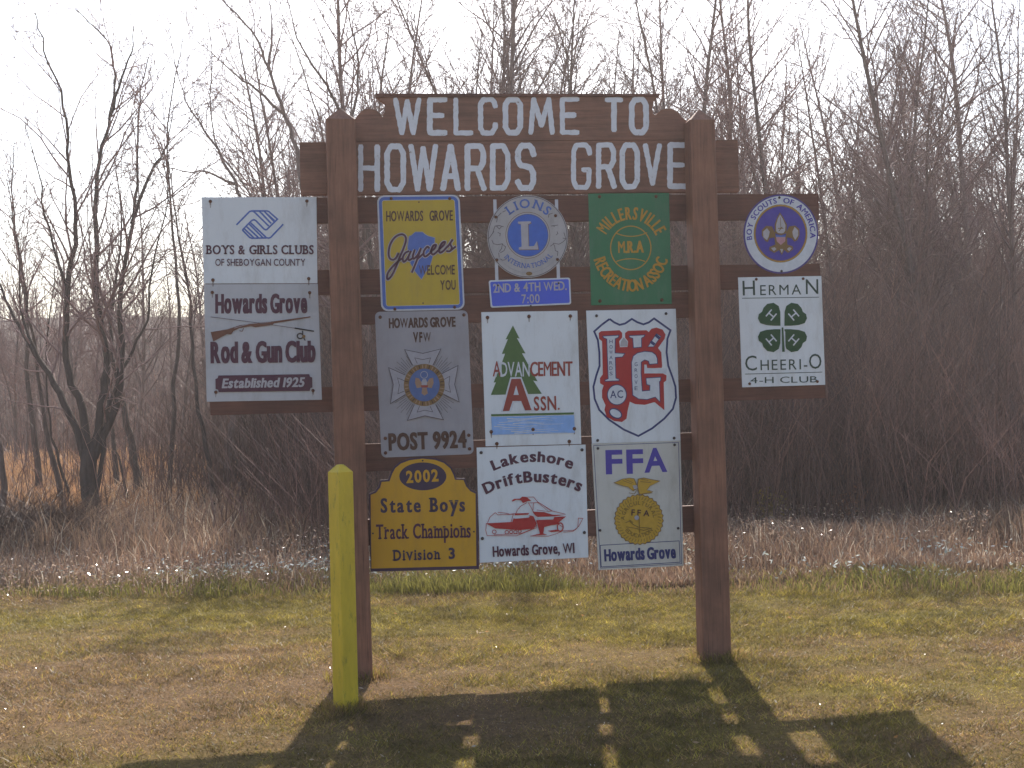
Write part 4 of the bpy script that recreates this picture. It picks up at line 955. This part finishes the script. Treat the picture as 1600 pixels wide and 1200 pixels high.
# ---- VFW
V5, V8 = crop(570, 480, 5), crop(600, 540, 8.571)
c4 = cm(V5, (78, 36), (804, 24), (852, 1148), (130, 1176))
e, k = sheet('club_sign', 'grey veterans post sheet with a maltese cross, second down beside the left post', 'sign', rrect(c4, 8), MAT['greymetal'], cm(V5, (120, 78), (774, 60), (160, 1024), (162, 1138), (818, 1106), (812, 1000)), True, 2.8)
k.text('lettering', 'darkbrown', 'HOWARDS GROVE', V5(190, 162), V5(708, 150), 14.5, 0.03, fat=0.7, sp=0.05); k.text('lettering', 'darkbrown', 'VFW', V5(378, 272), V5(516, 268), 14.5, 0.042, sp=0.14); k.text('lettering', 'darkbrown', 'POST 9924', V5(190, 1116), V5(794, 1092), 25, 0.03, fat=1.3, sp=0.07)
rays = random.Random(2)
for base_a in (45, 135, 225, 315):
    for j in range(-4, 5):
        an = radians(base_a + j * 4.6); L1 = 405 + (30 if j % 2 else -25) - abs(j) * 12
        k.line('cross_emblem', 'greyline', [V8(538 + 300 * cos(an), 530 - 300 * sin(an)), V8(538 + (L1 + 60) * cos(an), 530 - (L1 + 60) * sin(an))], 0.55)
arms = [[(380, 262), (275, 55), (520, 105), (762, 45), (655, 262)], [(765, 380), (990, 268), (945, 520), (1005, 755), (775, 640)], [(690, 790), (795, 992), (545, 940), (312, 1002), (405, 790)], [(285, 655), (85, 778), (125, 520), (62, 295), (285, 395)]]
for pl in arms:
    k.poly('cross_emblem', 'lightgrey', cm(V8, *pl)); k.line('cross_emblem', 'greyline', cm(V8, *pl), 1.1)
for pl in [[(445, 240), (410, 165), (520, 188), (622, 165), (600, 240)], [(800, 455), (880, 412), (868, 520), (890, 625), (800, 590)], [(615, 810), (652, 888), (545, 865), (442, 892), (475, 810)], [(270, 470), (180, 432), (205, 530), (185, 645), (270, 610)]]: k.line('cross_emblem', 'greyline', cm(V8, *pl), 0.9)
vc = V8(538, 528); k.ell('medallion', 'goldbrown', vc, 32, 33); 
for j in range(34):
    an = 2 * pi * j / 34; k.line('bead_ring', 'tan' if j % 3 else 'darkbrown', [(vc[0] + 25 * cos(an), vc[1] + 26 * sin(an)), (vc[0] + 31 * cos(an), vc[1] + 32 * sin(an))], 1.6)
k.ell('medallion', 'fadedblue', vc, 24, 25.5)
k.ring('medallion', 'lightgrey', V8(535, 392), 5.4, 5.4, 1.0); k.poly('eagle', 'lightgrey', cm(V8, (520, 450), (560, 450), (580, 500), (560, 560), (500, 560), (490, 500)))
for sgn in (-1, 1): k.poly('eagle', 'tan', [V8(538 + sgn * u, v) for u, v in ((35, 500), (70, 440), (118, 430), (125, 500), (100, 570), (40, 560))])
k.poly('eagle', 'brick', cm(V8, (490, 530), (590, 530), (580, 562), (500, 562))); k.poly('eagle', 'tan', cm(V8, (510, 565), (570, 565), (585, 640), (540, 670), (500, 640)))
k.done()
# ---- advancement assn.
AD = crop(740, 480, 5.4556)
e, k = sheet('club_sign', 'white sheet with green pine tree and blue water stripes in the middle of the sign', 'sign', cm(AD, (65, 42), (885, 30), (918, 1166), (103, 1186)), MAT['white'], cm(AD, (118, 88), (472, 78), (824, 76), (150, 1062), (506, 1042), (858, 1036), (198, 1164), (815, 1144)), True, 3.0, stain=9)
k.poly('pine_tree_emblem', 'pine', cm(AD, (335, 155), (392, 268), (368, 262), (442, 394), (412, 392), (545, 632), (508, 625), (582, 738), (146, 748), (190, 640), (170, 642), (242, 470), (268, 396), (240, 398), (292, 272), (272, 275)))
k.text('lettering', 'white', 'A', AD(180, 592), AD(250, 590), 24, 0.02)
k.text('lettering', 'brick', 'A', AD(163, 588), AD(232, 588), 23, 0.01); k.text('lettering', 'white', 'DVAN', AD(228, 590), AD(478, 588), 22, 0.012, sp=0.03); k.text('lettering', 'brick', 'CEMENT', AD(484, 588), AD(842, 583), 22, 0.008, fat=0.9, sp=0.07)
k.poly('lettering', 'white', cm(AD, (312, 598), (408, 596), (518, 884), (442, 884), (415, 812), (345, 812), (318, 892), (232, 892)))
k.poly('lettering', 'brick', cm(AD, (322, 612), (400, 610), (494, 878), (438, 880), (405, 800), (332, 800), (304, 884), (248, 886))); k.poly('lettering', 'white', cm(AD, (362, 668), (384, 748), (340, 748)))
k.text('lettering', 'brick', 'SSN', AD(514, 880), AD(705, 874), 21, 0.02, sp=0.10); k.ell('lettering', 'brick', AD(725, 866), 1.6, n=10)
k.poly('water_emblem', 'pine', cm(AD, (148, 912), (854, 896), (854, 914), (150, 930)))
k.poly('water_emblem', 'sky', cm(AD, (150, 936), (856, 920), (862, 1070), (158, 1088)))
rw = random.Random(5)
for j in range(9):
    yy = 948 + j * 15; x0 = 160 + rw.uniform(0, 200); k.line('water_emblem', 'white', [AD(x0 + t * rw.uniform(380, 480) / 6, yy + 7 * sin(t * 1.1 + j) - 0.01 * t * 60) for t in range(7)], rw.uniform(0.8, 1.8), w1=0.3)
k.done()
# ---- HG athletic club
HG = crop(900, 470, 5.2167)
e, k = sheet('club_sign', 'white athletic club sheet with red letters in a blue shield outline', 'sign', cm(HG, (83, 80), (813, 65), (852, 1140), (130, 1166)), MAT['white'], cm(HG, (167, 122), (733, 104), (176, 1138), (799, 1119)), False, 2.5)
k.line('shield_outline', 'navy', cm(HG, (274, 148), (310, 175), (355, 196), (400, 185), (455, 148), (500, 175), (550, 192), (595, 175), (636, 144), (700, 190), (770, 240), (745, 310), (738, 420), (752, 530), (785, 620), (810, 700), (815, 790), (790, 880), (720, 960), (620, 1040), (508, 1102), (390, 1050), (270, 970), (190, 890), (152, 800), (142, 700), (165, 610), (192, 530), (190, 420), (178, 320), (148, 250), (210, 195), (274, 148)), 3.0)
k.poly('monogram', 'red', cm(HG, (185, 262), (205, 248), (355, 240), (376, 262), (376, 300), (352, 330), (358, 378), (420, 376), (424, 330), (400, 302), (400, 262), (425, 244), (575, 240), (592, 256), (615, 228), (655, 218), (705, 235), (730, 275), (722, 310), (668, 385), (695, 420), (702, 530), (700, 546), (560, 552), (556, 592), (705, 590), (738, 608), (735, 650), (715, 665), (720, 892), (640, 826), (560, 848), (480, 842), (438, 822), (420, 900), (412, 960), (375, 988), (310, 980), (250, 945), (232, 890), (240, 850), (212, 790), (212, 730), (225, 690), (196, 672), (195, 630), (218, 600), (212, 330), (188, 310)))
k.poly('monogram', 'silver', cm(HG, (360, 372), (364, 335), (385, 300), (392, 300), (418, 335), (420, 372)))
def outl(pl, w_=1.3): k.poly('monogram', 'white', cm(HG, *pl)); k.line('monogram', 'navy', cm(HG, *(pl + [pl[0]])), w_)
outl([(218, 288), (350, 280), (345, 298), (320, 310), (318, 425), (398, 430), (378, 458), (320, 462), (325, 630), (352, 640), (350, 652), (236, 656), (236, 645), (262, 635), (250, 312), (222, 300)])
outl([(432, 284), (562, 278), (556, 292), (534, 304), (534, 378), (468, 384), (462, 306), (436, 298)])
outl([(500, 425), (560, 412), (620, 418), (650, 440), (662, 470), (664, 512), (598, 518), (590, 492), (560, 482), (532, 500), (530, 590), (540, 735), (600, 730), (602, 690), (575, 682), (570, 630), (692, 622), (690, 650), (680, 660), (685, 825), (645, 785), (580, 805), (510, 800), (462, 770), (455, 640), (452, 500), (466, 450)])
k.poly('monogram', 'white', cm(HG, (556, 520), (575, 520), (580, 548), (740, 552), (738, 592), (556, 592)))
outl([(655, 268), (692, 290), (632, 375), (585, 375)], 1.0)
for q in ((600, 340), (640, 288)): k.poly('monogram', 'navy', cm(HG, (q[0], q[1]), (q[0] + 14, q[1] - 18), (q[0] + 48, q[1] + 8), (q[0] + 32, q[1] + 26)))
k.ell('monogram', 'navy', HG(333, 766), 15.6, 16.4); k.ell('monogram', 'white', HG(333, 766), 14.2, 15); k.ell('monogram', 'navy', HG(322, 918), 11, 7.5, rot=0.5); k.ell('monogram', 'white', HG(322, 918), 9.2, 5.6, rot=0.5)
k.text('lettering', 'navy', 'AC', HG(278, 793), HG(384, 790), 11.5, 0.01)
for j, ch in enumerate('HOWARDS'): k.text('lettering', 'navy', ch, HG(272, 346 + j * 43.5), HG(298, 346 + j * 43.5), 5.4, 0.0)
for j, ch in enumerate('GROVE'): k.text('lettering', 'navy', ch, HG(477, 532 + j * 49), HG(501, 532 + j * 49), 5.8, 0.0)
k.done()
# ---- 2002 state boys track champions
SB = crop(560, 700, 6)
shape = [(115, 440), (165, 420), (205, 370), (218, 318), (292, 312), (318, 240), (345, 190), (400, 145), (480, 115), (600, 100), (720, 112), (800, 140), (860, 190), (890, 250), (905, 298), (985, 300), (1010, 360), (1050, 405), (1098, 428), (1106, 1105), (122, 1130)]
back = [(100, 430), (155, 405), (190, 355), (205, 300), (280, 295), (305, 225), (335, 175), (392, 128), (478, 98), (600, 84), (724, 96), (808, 126), (872, 178), (904, 240), (918, 284), (1000, 284), (1024, 350), (1060, 392), (1114, 415), (1132, 1134), (115, 1160)]
e, k = sheet('champions_sign', 'golden arched 2002 track champions board at the lower left between the posts', 'sign', cm(SB, *back), MAT['plum'], [], Y=YS - 0.010, th=0.012)
INK['gold'] = MAT['gold']; k.poly('face', 'gold', cm(SB, *shape)); k.ell('oval', 'plum', SB(604, 266), 36.8, 21.8)
k.text('lettering', 'gold', '2002', SB(450, 325), SB(752, 308), 17.5, 0.035, sp=0.10)
k.text('lettering', 'plum', 'State Boys', SB(212, 604), SB(1002, 592), 21.5, 0.018, True, fat=1.3, sp=0.12, lead=0.5); k.text('lettering', 'maroon', 'Track Champions', SB(165, 854), SB(1056, 836), 22.5, 0.012, True, fat=0.7, sp=0.06, lead=0.36); k.text('lettering', 'plum', 'Division', SB(325, 1054), SB(766, 1040), 16, 0.03, True, sp=0.08); k.text('lettering', 'plum', '3', SB(846, 1036), SB(906, 1034), 16, 0.035)
for q in ((602, 118), (136, 800), (1082, 784)): k.ell('screw_head', 'black', SB(*q), 1.4, n=10)
k.done()
# ---- driftbusters
DB = crop(740, 690, 6)
e, k = sheet('club_sign', 'white snowmobile club sheet with a red snowmobile, bottom middle between the posts', 'sign', cm(DB, (28, 56), (1050, 28), (1076, 1086), (58, 1136)), MAT['white'], cm(DB, (70, 103), (1016, 77), (82, 908), (1038, 852)), False, 2.7)
for q0, q1, q2, txt, h_, b_ in (((190, 272), (545, 188), (915, 258), 'Lakeshore', 15.5, 0.045), ((118, 492), (545, 378), (990, 468), 'DriftBusters', 16.5, 0.045)):
    a_, b2, c_ = DB(*q0), DB(*q1), DB(*q2)
    ax_, ay_, bx_, by_, cx_, cy_ = *a_, *b2, *c_; D = 2 * (ax_ * (by_ - cy_) + bx_ * (cy_ - ay_) + cx_ * (ay_ - by_))
    ux = ((ax_**2 + ay_**2) * (by_ - cy_) + (bx_**2 + by_**2) * (cy_ - ay_) + (cx_**2 + cy_**2) * (ay_ - by_)) / D; uy = ((ax_**2 + ay_**2) * (cx_ - bx_) + (bx_**2 + by_**2) * (ax_ - cx_) + (cx_**2 + cy_**2) * (bx_ - ax_)) / D
    R = hypot(ax_ - ux, ay_ - uy); a0 = math.degrees(atan2(uy - ay_, ax_ - ux)); a1 = math.degrees(atan2(uy - cy_, cx_ - ux))
    k.text('lettering', 'maroon', txt, None, None, h_, b_ * 0.5, fat=1.2, xh_up=0.12, place=((ux, uy), R, R, a0, a1, True), sp=0.10)
k.text('lettering', 'maroon', 'Howards Grove, WI', DB(182, 1078), DB(944, 1042), 15.5, 0.02, fat=0.7, xh_up=0.12, sp=0.07)
for pl in [[(110, 765), (360, 752), (375, 715), (385, 722), (515, 712), (530, 690), (560, 700), (590, 770), (560, 815), (430, 830), (200, 812), (150, 785)], [(550, 655), (660, 660), (740, 685), (860, 685), (745, 700), (600, 705), (575, 690)], [(585, 735), (745, 730), (755, 705), (866, 700), (780, 770), (660, 800), (652, 860), (690, 872), (530, 882), (620, 862), (600, 790)],
           [(355, 552), (380, 535), (430, 535), (455, 515), (495, 518), (540, 555), (505, 558), (462, 575), (440, 548), (400, 545), (362, 562)], [(640, 770), (790, 755), (800, 768), (760, 780), (650, 790)], [(690, 835), (790, 822), (800, 840), (730, 848)], [(385, 672), (520, 668), (510, 684), (385, 690)]]: k.poly('snowmobile_emblem', 'red', cm(DB, *pl))
k.poly('snowmobile_emblem', 'white', cm(DB, (590, 712), (748, 706), (748, 720), (600, 726)))
for pl in [[(130, 760), (150, 710), (200, 665), (225, 685), (370, 680), (350, 752)], [(225, 662), (290, 668), (340, 680), (385, 672)], [(385, 690), (410, 640), (440, 605), (500, 570)], [(510, 570), (550, 640), (560, 660)], [(500, 520), (560, 518), (600, 565), (740, 650), (700, 655)], [(510, 575), (600, 570), (700, 655), (590, 640)], [(560, 575), (555, 640)], [(600, 565), (640, 590), (720, 645), (860, 680)], [(118, 770), (112, 830), (125, 880), (400, 882), (480, 850), (590, 805)],
           [(590, 790), (520, 830), (440, 862), (190, 872)], [(530, 885), (700, 885), (780, 860), (835, 835), (950, 828), (975, 800), (980, 715), (1022, 718), (985, 790), (930, 840), (840, 848)], [(520, 690), (560, 770), (590, 790)], [(700, 760), (790, 770), (832, 800)]]: k.line('snowmobile_emblem', 'red', cm(DB, *pl), 0.8)
for q, r in (((192, 845), 3), ((310, 848), 2.8), ((350, 845), 2.6), ((390, 846), 2.6), ((430, 840), 2.4)): k.ring('snowmobile_emblem', 'red', DB(*q), r, r, 1.0, 16)
k.ring('snowmobile_emblem', 'red', DB(810, 800), 4.5, 6.5, 1.8, 20)
k.done()
# ---- FFA
FF = crop(910, 680, 5.4526); c4 = cm(FF, (78, 70), (836, 44), (862, 1112), (138, 1150))
e, k = sheet('club_sign', 'cream FFA sheet with purple capitals and a golden eagle emblem, bottom right between the posts', 'sign', c4, MAT['cream'], cm(FF, (132, 112), (785, 82), (150, 810), (815, 792)), False, 2.3)
k.line('border', 'navy', [*inset(c4, 3.2), inset(c4, 3.2)[0]], 0.8); q4 = cm(FF, (152, 938), (824, 900), (832, 1082), (160, 1122)); k.line('border', 'navy', [*q4, q4[0]], 1.0)
k.text('lettering', 'purple', 'FF', FF(200, 326), FF(520, 318), 35, 0.03, sp=0.10); k.text('lettering', 'purple', 'A', FF(528, 312), FF(724, 304), 35, 0.03)
k.text('lettering', 'navy', 'Howards Grove', FF(190, 1072), FF(794, 1044), 17.5, 0.03, sp=0.08, lead=0.22, fat=1.1, xh_up=0.16)
fc = FF(480, 718); k.poly('corn_emblem', 'goldbrown', [(fc[0] + (38 + 1.1 * sin(t * 30)) * cos(t), fc[1] + (39 + 1.1 * sin(t * 30)) * sin(t)) for t in np.linspace(0, 2 * pi, 120, endpoint=False)])
k.poly('corn_emblem', 'goldinside', [(fc[0] + (36.6 + 1.0 * sin(t * 30)) * cos(t), fc[1] + (37.6 + 1.0 * sin(t * 30)) * sin(t)) for t in np.linspace(0, 2 * pi, 120, endpoint=False)])
for j in range(44):
    an = 2 * pi * j / 44; k.line('corn_emblem', 'olive', [(fc[0] + 30 * cos(an), fc[1] + 31 * sin(an)), (fc[0] + 35 * cos(an + 0.05), fc[1] + 36 * sin(an + 0.05))], 0.9)
k.text('lettering', 'olive', 'AGRICULTURAL', None, None, 6, 0.01, place=(fc, 22.5, 23, 182, 8, True), sp=0.14); k.text('lettering', 'olive', 'EDUCATION', None, None, 6, 0.01, place=(fc, 27.5, 28, 218, 322, False), sp=0.14)
k.text('lettering', 'darkbrown', 'FFA', FF(414, 682), FF(568, 690), 9.2, 0.02, sp=0.3)
for pl in [[(365, 745), (400, 730), (430, 760), (480, 785), (570, 790)], [(370, 780), (440, 790), (520, 810), (590, 790)], [(400, 720), (430, 745)], [(480, 690), (485, 830)]]: k.line('corn_emblem', 'olive', cm(FF, *pl), 1.1)
k.ell('corn_emblem', 'lightgrey', FF(460, 702), 3.6)
for cc, d in (('goldbrown', 0), ('goldinside', 1)):
    s_ = 0.90 if d else 1.0
    for pl, c0_ in (([(262, 405), (340, 370), (400, 362), (440, 368), (458, 410), (470, 450), (430, 478), (385, 440), (340, 432)], (390, 405)), ([(470, 370), (520, 360), (590, 375), (664, 388), (620, 410), (575, 432), (545, 470), (600, 492), (540, 498), (480, 508), (462, 440)], (540, 425))):
        k.poly('eagle_emblem', cc, [FF(c0_[0] + (a_ - c0_[0]) * s_, c0_[1] + (b_ - c0_[1]) * s_) for a_, b_ in pl])
k.poly('eagle_emblem', 'lightgrey', cm(FF, (425, 428), (462, 425), (470, 450), (440, 462)))
for pl in [[(340, 385), (420, 415)], [(360, 375), (430, 405)], [(500, 375), (560, 385)], [(490, 395), (580, 402)], [(395, 490), (440, 500), (460, 470)], [(480, 500), (470, 440)], [(560, 470), (600, 480)]]: k.line('eagle_emblem', 'goldbrown', cm(FF, *pl), 0.9)
k.done()

# ------------------------------------------------------------------ yellow bollard post
def bollard():
    b0 = G(538, 1116); d = sqrt((b0[0] - CAM[0]) ** 2 + (b0[1] - CAM[1]) ** 2)
    e = empty('bollard', (b0[0] + 0.01, b0[1] + 0.055, 0), 'square yellow-painted wooden post with a blunt pyramid top in front of the left post', 'post'); e.rotation_euler = (0.0, 0.0, radians(35.5))
    a_ = 0.092 / 2; c = 0.004; V = []; zs = [-0.06, 0.3, 0.7, 1.195]
    for z in zs:
        V += [(x_, y_, z) for x_, y_ in [(-a_ + c, -a_), (a_ - c, -a_), (a_, -a_ + c), (a_, a_ - c), (a_ - c, a_), (-a_ + c, a_), (-a_, a_ - c), (-a_, -a_ + c)]]
    s = 0.28
    V += [(x_ * s, y_ * s, 1.232) for x_, y_, _ in V[:8]]
    F4 = [(k * 8 + i, k * 8 + (i + 1) % 8, (k + 1) * 8 + (i + 1) % 8, (k + 1) * 8 + i) for k in range(4) for i in range(8)]
    me = bpy.data.meshes.new('shaft'); me.from_pydata(V, [], F4 + [tuple(range(32, 40))]); me.materials.append(MAT['bollard']); obj('shaft', me, e)
bollard()

# ------------------------------------------------------------------ thin haze, also added as veiling glare that lifts the darks
HAZE = 0.0021
def haze():
    x0, x1, y0, y1, z0, z1 = -90, 100, -14, 128, -2, 19
    V = [(x, y, z) for z in (z0, z1) for y in (y0, y1) for x in (x0, x1)]
    F4 = [(0, 2, 3, 1), (4, 5, 7, 6), (0, 1, 5, 4), (2, 6, 7, 3), (0, 4, 6, 2), (1, 3, 7, 5)]
    me = bpy.data.meshes.new('haze'); me.from_pydata(V, [], F4)
    m, n, b = new_mat('haze'); n.nodes.remove(b); v = n.nodes.new('ShaderNodeVolumePrincipled')
    v.inputs['Color'].default_value = (0.97, 0.90, 0.86, 1); v.inputs['Density'].default_value = HAZE; v.inputs['Anisotropy'].default_value = 0.5
    n.links.new(v.outputs[0], n.nodes['Material Output'].inputs['Volume']); me.materials.append(m)
    tag(obj('haze', me), kind='stuff')
if HAZE: haze()
